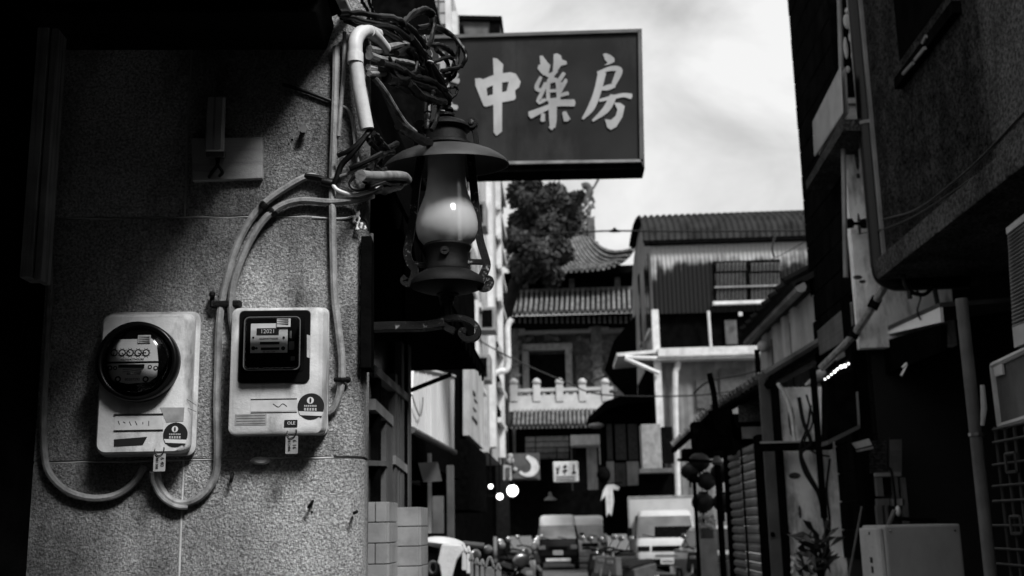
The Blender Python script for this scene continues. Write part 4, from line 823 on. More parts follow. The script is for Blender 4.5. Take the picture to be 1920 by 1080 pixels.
# ------------------------------------------------------------------ temple at the end of the street
TY = 55.0
tp_ = thing('temple', 'two-tiered temple with sweeping tiled roofs closing the end of the street', 'temple', PY(1060, 1020, TY))
def tb(x0, y0, x1, y1, d0, d1, name, m, parent=tp_, bevel=0): return pybox(x0, y0, x1, y1, TY+d0, d1-d0).build(name, m, parent, bevel=bevel)
tb(880, 590, 1260, 1000, 2.2, 9, 'hall_wall', STONE)
dr_ = tb(993, 664, 1060, 735, 1.9, 2.3, 'doorway', SHADE)
for (a, b, c2, d2) in ((980, 655, 992, 740), (1061, 655, 1073, 740), (980, 644, 1073, 656)): tb(a, b, c2, d2, 1.7, 2.3, 'door_surround', MIDP)
for (a, b, c2, d2) in ((950, 664, 974, 735), (1080, 664, 1108, 735), (1138, 664, 1190, 735), (985, 626, 1002, 641), (1020, 626, 1050, 641), (1080, 626, 1105, 641)):
    pn = tb(a, b, c2, d2, 1.95, 2.25, 'carved_panel', STONE)
    for k in range(7): MB().ball(PY(random.uniform(a+4, c2-4), random.uniform(b+4, d2-4), TY+1.95), random.uniform(.08, .2), 8).build('relief', STONE, pn, smooth='all')
tb(940, 606, 1200, 620, 1.0, 2.2, 'lintel', MIDP)
for x in (965, 1122):
    p0, p1 = PY(x, 740, TY+.6), PY(x, 600, TY+.6); h = p1.z-p0.z
    cl_ = MB().lathe([(.34, 0), (.34, .3), (.25, .4), (.25, h-.7), (.34, h-.5), (.4, h)], p0, 14).build('column', STONE, tp_, smooth=True)
    MB().tube([p0+V((.27*math.cos(k*.7), .27*math.sin(k*.7), .4+k*(h-1.2)/40)) for k in range(40)], .09, 6).build('carved_dragon', STONE, cl_, smooth=True)
    for k in range(3): MB().box((p1.x-.5-.15*k, TY+.4, p1.z-.55+.2*k), (p1.x+.5+.15*k, TY+.9, p1.z-.4+.2*k)).build('bracket', MIDP, cl_)
# terrace and balustrade
tb(955, 752, 1150, 769, -3.0, 2, 'terrace_slab', STONEL)
tb(955, 727, 1150, 733, -3.0, -2.75, 'handrail', STONEL)
tb(955, 740, 1150, 752.5, -2.95, -2.8, 'balustrade_panel', STONEL)
for i in range(5):
    x = 964+i*43; p = PY(x, 753, TY-2.9); w = .17
    po = MB().box((p.x-w, TY-3.05, p.z), (p.x+w, TY-2.7, PY(x, 722, TY-2.9).z)).build('baluster_post', STONEL, tp_)
    MB().lathe([(.10, 0), (.2, .1), (.2, .2), (.08, .32)], (p.x, TY-2.87, PY(x, 722, TY-2.9).z), 10).build('post_cap', STONEL, po, smooth=True)
    if i < 4:
        for k in range(2): tb(x+10+k*15, 733, x+16+k*15, 740, -2.93, -2.82, 'baluster', STONEL)
def tiled_slope(e0, e1, r0, r1, n, name, sag=.0, rad=.075):   # eave corners, ridge corners
    base = MB(); m_ = 6; rows = []
    for j in range(m_+1):
        s_ = j/m_; dz = -sag*4*s_*(1-s_); rows.append([e0.lerp(e1, i/n).lerp(r0.lerp(r1, i/n), s_)+V((0, 0, dz)) for i in range(n+1)])
    base.loft(rows + [[p-V((0, 0, .12)) for p in rw] for rw in rows[::-1]], False, False, closed=False)
    ro = base.build(name, ROOFD, tp_)
    for i in range(n):
        t_ = (i+.5)/n; pts = []
        for j in range(m_+1):
            s_ = j/m_; pts.append(e0.lerp(e1, t_).lerp(r0.lerp(r1, t_), s_)+V((0, -.02, -sag*4*s_*(1-s_)+.05)))
        k = MB().tube(pts, rad, 6).build('tile_row', ROOFT, ro, smooth=True)
    for i in range(n+1):
        p = e0.lerp(e1, i/n); MB().tube([p+V((0, -.06, -.06)), p+V((0, .12, -.04))], rad*.9, 6).build('eave_tile', ROOFT, ro)
    return ro
# lower porch roof under the terrace
tiled_slope(PY(960, 800, TY-4.6), PY(1122, 797, TY-4.6), PY(962, 772, TY-3.2), PY(1120, 769, TY-3.2), 20, 'porch_roof', rad=.065)
# main lower roof
tiled_slope(PY(930, 588, TY-1.6), PY(1215, 581, TY-1.6), PY(936, 548, TY+1.4), PY(1212, 541, TY+1.4), 29, 'lower_roof', sag=.12)
tb(938, 592, 1205, 607, -.6, 1.6, 'eave_bracket_band', BLACK)  # black band stands in for the dark underside of the lower eave
for i in range(26): tb(942+i*10, 592, 946+i*10, 604, -.9, -.55, 'rafter_end', GREYP)
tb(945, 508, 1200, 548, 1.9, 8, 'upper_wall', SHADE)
for x in (985, 1030, 1072, 1158): tb(x-5, 514, x+5, 540, 1.4, 1.95, 'upper_bracket', STONE)
tb(945, 540, 1200, 546, 1.3, 1.95, 'upper_sill', GREYP)
# upper roof with swept hips
e0, e1 = PY(930, 515, TY-.4), PY(1192, 500, TY-.4)
r0, r1 = PY(960, 436, TY+4.2), PY(1098, 430, TY+4.2)
uro = MB(); n = 26; m_ = 8; rows = []
def upt(t_, s_):
    a = e0.lerp(e1, t_); b = r0.lerp(r1, t_); lift = 1.0*abs(2*t_-1)**5*(1-s_)
    f = 1-(1-s_)**1.0; return V((a.x+(b.x-a.x)*(s_**.62 if t_ > .5 else s_**.8), a.y+(b.y-a.y)*s_, a.z+(b.z-a.z)*(s_**1.5)+lift))
for j in range(m_+1): rows.append([upt(i/n, j/m_) for i in range(n+1)])
uro.loft(rows + [[p-V((0, 0, .15)) for p in rw] for rw in rows[::-1]], False, False, closed=False)
ur = uro.build('upper_roof', ROOFD, tp_)
for i in range(n): MB().tube([upt((i+.5)/n, j/m_)+V((0, -.02, .05)) for j in range(m_+1)], .075, 6).build('tile_row', ROOFT, ur, smooth=True)
for i in range(n+1): p = upt(i/n, 0); MB().tube([p+V((0, -.06, -.07)), p+V((0, .12, -.05))], .08, 6).build('eave_tile', ROOFT, ur)
tb(955, 500, 1195, 514, .4, 2, 'upper_eave_beam', BLACK)  # black band paints the shadow below the upper eave
# ridge tower with dragon finial
tb(958, 420, 1104, 440, 4.0, 4.6, 'ridge', STONE)
rt_ = tb(1086, 392, 1108, 446, 3.6, 4.4, 'ridge_tower', STONE)
for k in range(70):
    yy = random.uniform(372, 470); MB().ball(PY(random.gauss(1098, 5+max(0, yy-400)*.12), yy, TY+3.5), random.uniform(.05, .15), 6, (1, 1, random.uniform(.7, 2))).build('ceramic_figure', PALE if k % 3 == 0 else STONE, rt_)
for k in range(14):
    x0, y0 = random.gauss(1097, 7), random.uniform(375, 450); MB().tube(spline([PY(x0, y0, TY+3.5), PY(x0+random.uniform(2, 6), y0-5, TY+3.5), PY(x0+random.uniform(4, 12), y0-random.uniform(4, 12), TY+3.5)], 3), .05, 5).build('ceramic_scroll', STONE, rt_)
tb(1103, 410, 1116, 475, 3.2, 3.7, 'hip_ridge', STONE)
dg = MB().tube(spline([PY(x, y, TY+3.8) for x, y in ((1078, 398), (1092, 386), (1100, 372), (1106, 360), (1100, 348), (1092, 350))], 5), .2, 8, rs=None).build('dragon', STONE, rt_, smooth='all')
MB().tube(spline([PY(x, y, TY+3.8) for x, y in ((1106, 360), (1114, 350), (1124, 332))], 4), .07, 6).build('horn', STONE, dg); MB().tube(spline([PY(x, y, TY+3.8) for x, y in ((1103, 378), (1110, 372), (1114, 380))], 4), .09, 6).build('claw', STONE, dg)
# ground storey: market hall as a near-black block, shade painted in, under the terrace
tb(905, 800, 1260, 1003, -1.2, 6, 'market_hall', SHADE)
for k, y in enumerate((818, 829, 840, 851)): tb(985, y, 1066, y+9, -2.0, -1.7, 'roller_board', GREYP)
for (x, y0, y1) in ((948, 800, 960), (962, 780, 900)): tb(x, y0, x+5, y1, -2.6, -2.4, 'hall_post', GREYP)
# gateway canopy, white
gw = thing('white_canopy', 'small white canopy and post at the right foot of the temple', 'canopy', PY(1100, 920, 47))
def gb(x0, y0, x1, y1, Y_, d, name, m, par): return pybox(x0, y0, x1, y1, Y_, d).build(name, m, par)
gb(1070, 815, 1136, 834, 47, 1.6, 'roof', WHITE, gw); gb(1124, 834, 1136, 870, 47.2, .3, 'post', WHITE, gw); gb(1101, 836, 1120, 918, 48, .2, 'panel', PALE, gw); gb(1071, 840, 1074, 920, 48, .1, 'post', GREYP, gw)
# the small hanging signs
ms = thing('picture_sign', 'small dark sign with a white crescent shape over the far street', 'sign', PY(978, 900, 40))
gb(944, 850, 1012, 900, 40, .2, 'board', GREYP, ms); gb(947, 853, 1009, 897, 39.95, .06, 'face', mat('picture_face', .07, .5, .4, 3), ms)
def flat40(pts, name, m, par, Y_=39.92, d=.03): return MB().prism([PY(x, y, Y_) for x, y in pts], (0, d, 0)).build(name, m, par)
flat40(stroke_poly([(988, 856), (1000, 866), (1003, 878), (996, 888), (984, 890), (975, 885)], [7, 13, 15, 11, 6, 6]), 'crescent', WHITE, ms)
flat40(((944, 872), (960, 872), (960, 900), (944, 900)), 'side_panel', PALE, ms); flat40(((948, 876), (956, 876), (956, 897), (948, 897)), 'side_mark', GREYP, ms, 39.87)
for (x, y, r) in ((957, 855, 5), (957, 864, 7), (966, 880, 4)): MB().ball(PY(x, y, 39.9), r*40/2100, 10, (1, .4, 1)).build('figure', PALE, ms, smooth='all')
for x in (950, 1004): MB().tube([PY(x, 850, 40.1), PY(x, 815, 40.1)], .02, 5).build('hanger', BLACK, ms)
w2 = thing('white_sign', 'small white rounded sign with dark characters over the far street', 'sign', PY(1061, 905, 38))
mb = pybox(1037, 865, 1085, 904, 38, .15); mb.build('board', WHITE, w2, bevel=.05, seg=3)
CH = [ST([(1044, 876), (1047, 888)], 2)[0], ST([(1049, 874), (1044, 889)], 2)[0], ST([(1056, 875), (1063, 874)], 2)[0], ST([(1060, 871), (1059, 889)], 2)[0], ST([(1055, 883), (1064, 882)], 2)[0], ST([(1076, 871), (1076, 888)], 2.4)[0], ST([(1073, 886), (1080, 886)], 3)[0]]
for c_ in CH: MB().prism([PY(x, y, 37.97) for x, y in c_], (0, .02, 0)).build('character_stroke', INK, w2)
for y in (893, 898): MB().prism([PY(x, yy, 37.97) for x, yy in ((1043, y), (1079, y), (1079, y+1.2), (1043, y+1.2))], (0, .02, 0)).build('print_line', GREYP, w2)
for x in (1044, 1078): MB().tube([PY(x, 866, 38.05), PY(x, 838, 38.05)], .02, 5).build('hanger', BLACK, w2)
hl = thing('pendant_lamp', 'flared dim pendant lamp hanging above the dark van', 'lamp', PY(1032, 938, 42))
p = PY(1032, 938, 42); MB().lathe([(.24, 0), (.22, .05), (.08, .14), (.05, .3)], p, 16).build('shade', GREYP, hl, smooth=True); MB().tube([p+V((0, 0, .3)), p+V((0, 0, 1.6))], .012, 5).build('cord', BLACK, hl)
hc = thing('hung_banner', 'ragged pale cloth hung high at the right side of the far street', 'cloth', PY(1142, 970, 36))
MB().prism([PY(x, y, 36) for x, y in ((1134, 914), (1140, 906), (1146, 905), (1162, 914), (1160, 920), (1149, 918), (1151, 940), (1147, 968), (1141, 962), (1137, 970), (1135, 930), (1126, 940), (1130, 922))], (0, .06, 0)).build('cloth', WHITE, hc, bevel=.015, seg=1)
MB().tube([PY(1128, 908, 36), PY(1166, 905, 36)], .02, 5).build('hanging_rail', BLACK, hc)
tag(MB().ball(PY(1132, 890, 35.5), .22, 12, (1, 1, 1.15)).build('round_lantern', BLACK, smooth='all'), 'dark round lantern above the ragged pale cloth', 'lantern')

# tree beside the temple
tr_ = thing('banyan_tree', 'dense dark tree in front of the temple roof', 'tree', PY(1010, 990, 49))
base = PY(944, 990, 49); base.z = 0
tops = [(1000, 380, 33), (1040, 372, 30), (985, 420, 34), (1030, 430, 40), (1010, 480, 40), (985, 500, 30), (1050, 470, 26), (1064, 388, 21), (1078, 372, 12), (975, 365, 26), (1088, 366, 6), (1060, 420, 28), (965, 450, 24), (1000, 345, 16), (1035, 520, 20)]
tk = MB().tube(spline([base, PY(940, 800, 49), PY(938, 650, 49), PY(962, 545, 49), PY(1000, 470, 49)]), .3, 10, rs=None).build('trunk', BARK, tr_, smooth=True)
for (x, y, r) in tops[:12]:
    MB().tube(spline([PY(958, 556, 49), PY((985+x)/2, (520+y)/2, 49.2), PY(x, y, 49)]), .07, 6).build('limb', BARK, tk)
cm = MB(); rg = random.Random(3)
for (x, y, r) in tops:
    c_ = PY(x, y, 49+rg.uniform(-1.5, .8)); rr = r*49/2100
    nl = int(60*r)
    for i in range(nl):
        d = V((rg.gauss(0, 1), rg.gauss(0, 1), rg.gauss(0, 1))).normalized(); k = rr*(rg.random()**.35)*(1+.16*math.sin(5*d.x+x)*math.cos(4*d.z+y)); p = c_+d*k
        u = V((rg.gauss(0, 1), rg.gauss(0, 1), rg.gauss(0, 1)+.3)).normalized(); w = u.cross(d+V((.01, .02, .03))).normalized(); L = rg.uniform(.10, .22)
        cm.add([p-u*L, p+w*L*.45, p+u*L, p-w*L*.45], [(0, 1, 2, 3)])
cr_ = cm.build('crown', LEAFT, tr_)

# ------------------------------------------------------------------ vehicles
def ploop(hw, yf, yb, r, z, n=4):
    pts = []
    for (cx, cy, t0) in ((hw-r, yb-r, 0), (-hw+r, yb-r, 90), (-hw+r, yf+r, 180), (hw-r, yf+r, 270)):
        for k in range(n+1): t_ = R(t0+90*k/n); pts.append(V((cx+r*math.cos(t_), cy+r*math.sin(t_), z)))
    return pts
def wheel(parent, x, y, r, w):
    ty = MB().lathe([(r*.6, -w/2), (r*.95, -w/2), (r, -w*.3), (r, w*.3), (r*.95, w/2), (r*.6, w/2)], (x, y, r), 24, (V((0, 1, 0)), V((0, 0, 1)), V((1, 0, 0)))).build('tyre', RUBBER, parent, smooth=True)
    MB().lathe([(r*.2, -w*.52), (r*.58, -w*.42), (r*.58, w*.42), (r*.2, w*.52)], (x, y, r), 16, (V((0, 1, 0)), V((0, 0, 1)), V((1, 0, 0)))).build('rim', CHROME, ty, smooth=True)
def strip(parent, x0, x1, y, z0, z1, th, name, m, lean=0, bevel=.01, inset=0):
    q = [V((x0, y, z0)), V((x1, y, z0)), V((x1-inset, y+lean, z1)), V((x0+inset, y+lean, z1))]
    return MB().prism(q, (0, -th, 0)).build(name, m, parent, bevel=bevel)
def van(name, label, body, roofm, px, Y_, rot=0, plate=True, hw=.73, ln=3.3):
    v = thing(name, label, 'van'); f = -ln/2
    MB().loft([ploop(hw-.05, f+.05, ln/2, .12, .26), ploop(hw, f, ln/2, .15, .40), ploop(hw, f, ln/2, .15, .80), ploop(hw-.01, f+.06, ln/2-.02, .16, 1.02)]).build('body', body, v, smooth=True)
    MB().loft([ploop(hw-.015, f+.09, ln/2-.03, .16, 1.02), ploop(hw-.10, f+.52, ln/2-.12, .16, 1.52)]).build('cabin', body, v, smooth=True)
    MB().loft([ploop(hw-.10, f+.50, ln/2-.12, .16, 1.50), ploop(hw-.11, f+.62, ln/2-.14, .16, 1.74), ploop(hw-.15, f+.74, ln/2-.2, .16, 1.84), ploop(hw-.26, f+.9, ln/2-.3, .16, 1.87)]).build('roof', roofm, v, smooth=True)
    strip(v, -hw+.09, hw-.09, f+.10, 1.05, 1.49, .012, 'windscreen', SCREEN, lean=.405, inset=.06)
    for s_ in (-1, 1):
        q = [V((s_*(hw-.008), f+.35, 1.06)), V((s_*(hw-.008), ln/2-.2, 1.06)), V((s_*(hw-.088), ln/2-.28, 1.48)), V((s_*(hw-.088), f+.66, 1.48))]
        MB().prism(q, (s_*.008, 0, 0)).build('side_window', GLASSD, v)
        hl_ = MB().box((s_*(hw-.30), f-.02, .70), (s_*(hw-.06), f+.04, .84)).build('headlight', LENS, v, bevel=.02)
        mi = MB().box((s_*(hw+.03), f+.30, 1.05), (s_*(hw+.18), f+.36, 1.24)).build('mirror', BLACK, v, bevel=.02); MB().tube([V((s_*(hw-.02), f+.36, 1.08)), V((s_*(hw+.06), f+.34, 1.12))], .015, 6).build('mirror_arm', BLACK, mi)
        for y in (f+.45, ln/2-.6): wheel(v, s_*(hw-.08), y, .28, .16)
    strip(v, -hw+.02, hw-.02, f+.03, .30, .50, .05, 'bumper', BLACK if body is CARDARK else WHITE)
    strip(v, -.32, .32, f-.01, .66, .80, .02, 'grille', BLACK)
    if body is CARDARK: strip(v, -.42, .42, f-.03, .30, .40, .02, 'skid_bar', WHITE)
    pl = strip(v, -.17, .17, f-.03, .52, .66, .012, 'number_plate', PAPER, bevel=.004)
    for k in range(5): strip(pl, -.13+k*.055, -.10+k*.055, f-.044, .56, .62, .003, 'plate_mark', GREYP, bevel=0)
    for k in (-1, 1): MB().tube([V((k*.3, f+.085, 1.05)), V((k*.3-.3, f+.14, 1.12))], .012, 5).build('wiper', BLACK, v)
    strip(v, -.3, .3, f+.6, 1.60, 1.62, .012, 'roof_seam', GREYP, bevel=0)
    p = PY(px, 1060, Y_); v.location = (p.x, Y_+ln/2, 0); v.rotation_euler.z = R(rot); return v
van('delivery_van', 'dark van with a white high roof driving toward us down the street', CARDARK, CARWHITE, 1047, 39.5, 0)
van('white_minivan', 'white minivan parked behind the dark van', CARWHITE, CARWHITE, 1103, 45, 3)
# box truck
TRUCKW = mat('truck_white', .42, .35, .1, 3, spec=.3, coat=.3)
tk_ = thing('box_truck', 'small white box truck parked facing us at the right', 'truck')
hw = .80
MB().loft([ploop(hw-.03, 0, 1.5, .10, .42), ploop(hw, -.03, 1.5, .12, .62), ploop(hw, -.02, 1.5, .12, .98), ploop(hw-.03, .06, 1.5, .12, 1.12)]).build('cab_lower', TRUCKW, tk_, smooth=True)
MB().loft([ploop(hw-.03, .08, 1.5, .12, 1.12), ploop(hw-.10, .45, 1.48, .12, 1.72)]).build('cab_pillars', TRUCKW, tk_, smooth=True)
MB().loft([ploop(hw-.10, .44, 1.48, .12, 1.70), ploop(hw-.12, .50, 1.48, .12, 1.80), ploop(hw-.2, .62, 1.4, .12, 1.85)]).build('cab_roof', TRUCKW, tk_, smooth=True)
strip(tk_, -hw+.08, hw-.08, .085, 1.15, 1.69, .012, 'windscreen', mat('truck_glass', .12, .15, .3, 2, spec=.3), lean=.355, inset=.05)
strip(tk_, -.30, hw-.10, .075, 1.16, 1.42, .012, 'dashboard_cover', BLACK, lean=.17, inset=.02)  # dark strip paints a reflection in the windscreen
bx_ = MB().box((-.92, 1.55, .75), (.92, 4.4, 2.22)).build('cargo_box', mat('cargo_white', .40, .6, .1, 2, spec=.2, stain=.5, stain_v=.25, stain_scale=(1, 1, .5)), tk_, bevel=.02)
for x in (-.92, .92): MB().box((x-.025, 1.53, .74), (x+.025, 1.57, 2.235)).build('corner_trim', MIDP, bx_)
MB().box((-.94, 1.53, 2.19), (.94, 1.575, 2.245)).build('top_trim', MIDP, bx_)
for s_ in (-1, 1):
    MB().box((s_*(hw-.36), -.045, .80), (s_*(hw-.05), .0, .93)).build('headlight', GLASSD, tk_, bevel=.015)
    mi = MB().box((s_*(hw+.08), .02, 1.12), (s_*(hw+.22), .07, 1.40)).build('mirror', BLACK, tk_, bevel=.02); MB().tube([V((s_*(hw-.02), .15, 1.14)), V((s_*(hw+.12), .06, 1.2))], .015, 6).build('mirror_arm', BLACK, mi)
    for y in (.55, 3.4): wheel(tk_, s_*(hw-.10), y, .30, .18)
    q = [V((s_*(hw-.022), .32, 1.15)), V((s_*(hw-.022), 1.3, 1.15)), V((s_*(hw-.09), 1.3, 1.66)), V((s_*(hw-.09), .55, 1.66))]; MB().prism(q, (s_*.008, 0, 0)).build('side_window', GLASSD, tk_)
strip(tk_, -hw, hw, -.02, .44, .60, .06, 'bumper', BLACK); strip(tk_, -.38, .38, -.035, .80, .93, .012, 'grille', BLACK); strip(tk_, -.3, .3, -.05, .68, .72, .01, 'bumper_trim', MIDP)
pl = strip(tk_, -.18, .18, -.085, .47, .60, .012, 'number_plate', PAPER, bevel=.004)
for k in range(6): strip(pl, -.14+k*.048, -.112+k*.048, -.099, .50, .57, .003, 'plate_mark', INK, bevel=0)
for k in (-1, 1): MB().tube([V((k*.3, .07, 1.15)), V((k*.3-.32, .12, 1.22))], .012, 5).build('wiper', BLACK, tk_)
MB().box((-.6, 1.0, .45), (.6, 4.2, .72)).build('chassis', BLACK, tk_); MB().box((-.74, 1.50, .75), (.74, 1.545, 1.72)).build('cab_gap_panel', BLACK, tk_)  # black panel paints the dark gap between cab and cargo box
p = PY(1252, 1060, 30); tk_.location = (p.x, 30, 0); tk_.rotation_euler.z = R(-2.5)
# parked car at the right, mostly hidden
cr2 = thing('parked_car', 'pale grey car half hidden behind the roller shutter', 'car')
MB().loft([ploop(.78, -2, 2, .2, .22), ploop(.82, -2.05, 2.05, .25, .5), ploop(.80, -1.95, 2, .25, .86)]).build('body', CARGREY, cr2, smooth=True)
MB().loft([ploop(.78, -1.0, 1.6, .25, .86), ploop(.60, -.3, 1.1, .25, 1.38), ploop(.5, -.2, 1.0, .25, 1.43)]).build('cabin', CARGREY, cr2, smooth=True)
MB().prism([V((-.68, -.97, .9)), V((.68, -.97, .9)), V((.52, -.34, 1.34)), V((-.52, -.34, 1.34))], (0, -.02, .01)).build('windscreen', GLASSD, cr2)
for s_ in (-1, 1):
    MB().box((s_*.5, -2.06, .55), (s_*.76, -1.95, .70)).build('headlight', LENS, cr2, bevel=.02)
    MB().prism([V((s_*.745, -.6, .92)), V((s_*.745, 1.2, .92)), V((s_*.63, .95, 1.32)), V((s_*.63, -.25, 1.32))], (s_*.02, 0, 0)).build('side_window', GLASSD, cr2)
    for y in (-1.3, 1.3): wheel(cr2, s_*.72, y, .3, .18)
p = PY(1385, 1040, 25); cr2.location = (p.x, 27, 0); cr2.rotation_euler.z = R(8)

# scooters
def scooter():
    s_ = thing('scooter', 'x', 'scooter')
    X = (V((1, 0, 0)), V((0, 0, 1)), V((0, 1, 0)))
    for x in (.62, -.58):
        ty = MB().lathe([(.15, -.05), (.23, -.05), (.25, 0), (.23, .05), (.15, .05)], (x, 0, .25), 20, X).build('tyre', RUBBER, s_, smooth=True); MB().lathe([(.03, -.06), (.14, -.03), (.14, .03), (.03, .06)], (x, 0, .25), 12, X).build('rim', CHROME, ty, smooth=True)
    MB().loft([[V((x, y*w, z)) for x, y, z in pr] for w, pr in ((1, [(-.85, -.10, .62), (-.85, .10, .62), (-.80, .14, .78), (-.80, -.14, .78)]), (1, [(-.5, -.17, .38), (-.5, .17, .38), (-.45, .18, .76), (-.45, -.18, .76)]), (1, [(-.1, -.17, .3), (-.1, .17, .3), (-.05, .15, .70), (-.05, -.15, .70)]))]).build('rear_body', SCB, s_, bevel=.03)
    MB().loft([[V((-.82, -.10, .79)), V((-.82, .10, .79)), V((-.80, .09, .86)), V((-.80, -.09, .86))], [V((-.35, -.15, .76)), V((-.35, .15, .76)), V((-.35, .13, .84)), V((-.35, -.13, .84))], [V((.02, -.10, .70)), V((.02, .10, .70)), V((.0, .09, .77)), V((0, -.09, .77))]]).build('seat', RUBBER, s_, bevel=.025)
    MB().box((-.12, -.16, .28), (.36, .16, .34)).build('footboard', BLACK, s_, bevel=.02)
    sf = MB().loft([[V((.34, -.18, .30)), V((.34, .18, .30)), V((.42, .16, .30)), V((.42, -.16, .30))], [V((.40, -.22, .62)), V((.40, .22, .62)), V((.50, .16, .62)), V((.50, -.16, .62))], [V((.34, -.16, .92)), V((.34, .16, .92)), V((.46, .12, .94)), V((.46, -.12, .94))]]).build('leg_shield', SCB, s_, bevel=.03)
    MB().box((.455, -.07, .80), (.485, .07, .87)).build('headlight', LENS, sf, bevel=.012)
    MB().loft([[V((.44, -.07, .44)), V((.44, .07, .44)), V((.46, .05, .5)), V((.46, -.05, .5))], [V((.62, -.08, .52)), V((.62, .08, .52)), V((.62, .06, .56)), V((.62, -.06, .56))], [V((.86, -.05, .40)), V((.86, .05, .40)), V((.87, .03, .43)), V((.87, -.03, .43))]]).build('front_fender', SCB, s_, bevel=.01)
    MB().tube([V((.62, 0, .25)), V((.40, 0, .9)), V((.36, 0, 1.0))], .025, 8).build('steering_column', CHROME, s_)
    hb = MB().tube(spline([V((.22, -.34, 1.02)), V((.30, -.2, 1.03)), V((.36, 0, .98)), V((.30, .2, 1.03)), V((.22, .34, 1.02))]), .018, 8).build('handlebar', BLACK, s_, smooth=True)
    for k in (-1, 1):
        mr_ = MB().ball((.28, k*.34, 1.24), .06, 10, (.3, 1.2, .9)).build('mirror', CHROME, s_, smooth='all'); MB().tube([V((.28, k*.22, 1.03)), V((.28, k*.34, 1.22))], .008, 5).build('mirror_stem', BLACK, mr_)
    MB().box((-.88, -.08, .64), (-.84, .08, .72)).build('tail_light', LENS, s_, bevel=.01)
    MB().box((-.90, -.11, .42), (-.885, .11, .56)).build('number_plate', PAPER, s_); MB().tube([V((-.75, -.16, .3)), V((-.3, -.16, .28))], .05, 8).build('muffler', CHROME, s_)
    MB().tube([V((-.2, 0, .3)), V((-.58, .10, .25))], .04, 6).build('engine_arm', BLACK, s_)
    return s_
SCB = mat('scooter_paint', .010, .4, .5, 2, spec=.16)
SCW = mat('scooter_pale_paint', .10, .35, .3, 3, spec=.3); SCG = mat('scooter_grey_paint', .05, .35, .3, 3, spec=.3)
sc0 = scooter()
SC = [(884, 9.2, -62, 'dark scooter nearest us among the stall bags on the left'), (905, 11.5, -58, 'second dark scooter in the left row, beside the stall rail'), (930, 14, -55, 'third dark scooter in the left row'), (950, 17, -58, 'fourth dark scooter in the left row'), (962, 20.5, -60, 'fifth scooter in the left row, mirrors catching light'), (972, 24.5, -60, 'sixth scooter in the left row'), (985, 29, -58, 'farthest scooter in the left row, beside the dark van'),
      (1128, 24, 238, 'scooter at the head of the right row, by the white minivan'), (1150, 22, 235, 'second scooter of the right row, its fender catching light'), (1172, 21, 236, 'third scooter of the right row, beside the box truck'), (1325, 23, 230, 'scooter standing between box truck and lantern poles')]
for i, (px, Y_, rz, lb) in enumerate(SC):
    o = sc0 if i == 0 else copy_tree(sc0)
    alt = [None, SCW, SCG][(i*7+2) % 3]
    if i and alt:
        for ch in o.children:
            if ch.name.split('.')[0] in ('leg_shield', 'front_fender', 'rear_body') and (i+len(ch.name)) % 4 != 0:
                ch.material_slots[0].link = 'OBJECT'; ch.material_slots[0].material = alt
    p = PY(px, 1040, Y_); o.location = (p.x, Y_, 0); o.rotation_euler.z = R(rz + random.uniform(-16, 16)); o['label'] = lb; o['group'] = 'scooters parked along the left shops' if i < 7 else 'scooters parked along the right side'

# ------------------------------------------------------------------ sheet-metal house with barrel roof, right of the temple
HY = 36.0
mh = thing('metal_clad_house', 'stained corrugated metal house with a rounded roof at the right', 'house', PY(1360, 1060, HY))
XH = PY(1226, 600, HY).x; XE = PY(1640, 600, HY).x
zE = PY(1360, 445, HY).z; zC = PY(1360, 585, HY).z; zB = PY(1360, 652, HY).z
SOOT = bpy.data.materials.new('sooty_cladding'); SOOT.use_nodes = True
t = SOOT.node_tree; L_ = t.links.new; N_ = t.nodes.new; p_ = t.nodes['Principled BSDF']; p_.inputs['Roughness'].default_value = .7; p_.inputs['Specular IOR Level'].default_value = .2
ge = N_('ShaderNodeNewGeometry'); sx = N_('ShaderNodeSeparateXYZ'); L_(ge.outputs['Position'], sx.inputs[0])
mp_ = N_('ShaderNodeMapping'); mp_.inputs['Scale'].default_value = (3.2, 1, .18); L_(ge.outputs['Position'], mp_.inputs[0])
nn = N_('ShaderNodeTexNoise'); nn.inputs['Scale'].default_value = 1.6; nn.inputs['Detail'].default_value = 7; nn.inputs['Roughness'].default_value = .7; L_(mp_.outputs[0], nn.inputs['Vector'])
zr = N_('ShaderNodeMapRange'); zr.inputs['From Min'].default_value = zE-.2; zr.inputs['From Max'].default_value = zE-1.6; zr.inputs['To Min'].default_value = -.35; zr.inputs['To Max'].default_value = .9; L_(sx.outputs['Z'], zr.inputs['Value'])
nl_ = N_('ShaderNodeTexNoise'); nl_.inputs['Scale'].default_value = .9; nl_.inputs['Detail'].default_value = 5; L_(ge.outputs['Position'], nl_.inputs['Vector'])
mu = N_('ShaderNodeMath'); mu.operation = 'MULTIPLY_ADD'; L_(nl_.outputs[0], mu.inputs[0]); mu.inputs[1].default_value = 1.7; mu.inputs[2].default_value = -.85
ad0 = N_('ShaderNodeMath'); ad0.operation = 'ADD'; L_(mu.outputs[0], ad0.inputs[0]); L_(nn.outputs[0], ad0.inputs[1])
ad = N_('ShaderNodeMath'); ad.operation = 'ADD'; L_(zr.outputs[0], ad.inputs[0]); L_(ad0.outputs[0], ad.inputs[1])
rr_ = N_('ShaderNodeMapRange'); rr_.interpolation_type = 'SMOOTHSTEP'; rr_.inputs['From Min'].default_value = .45; rr_.inputs['From Max'].default_value = .9; rr_.inputs['To Min'].default_value = .38; rr_.inputs['To Max'].default_value = .008; L_(ad.outputs[0], rr_.inputs['Value']); L_(rr_.outputs[0], p_.inputs['Base Color'])
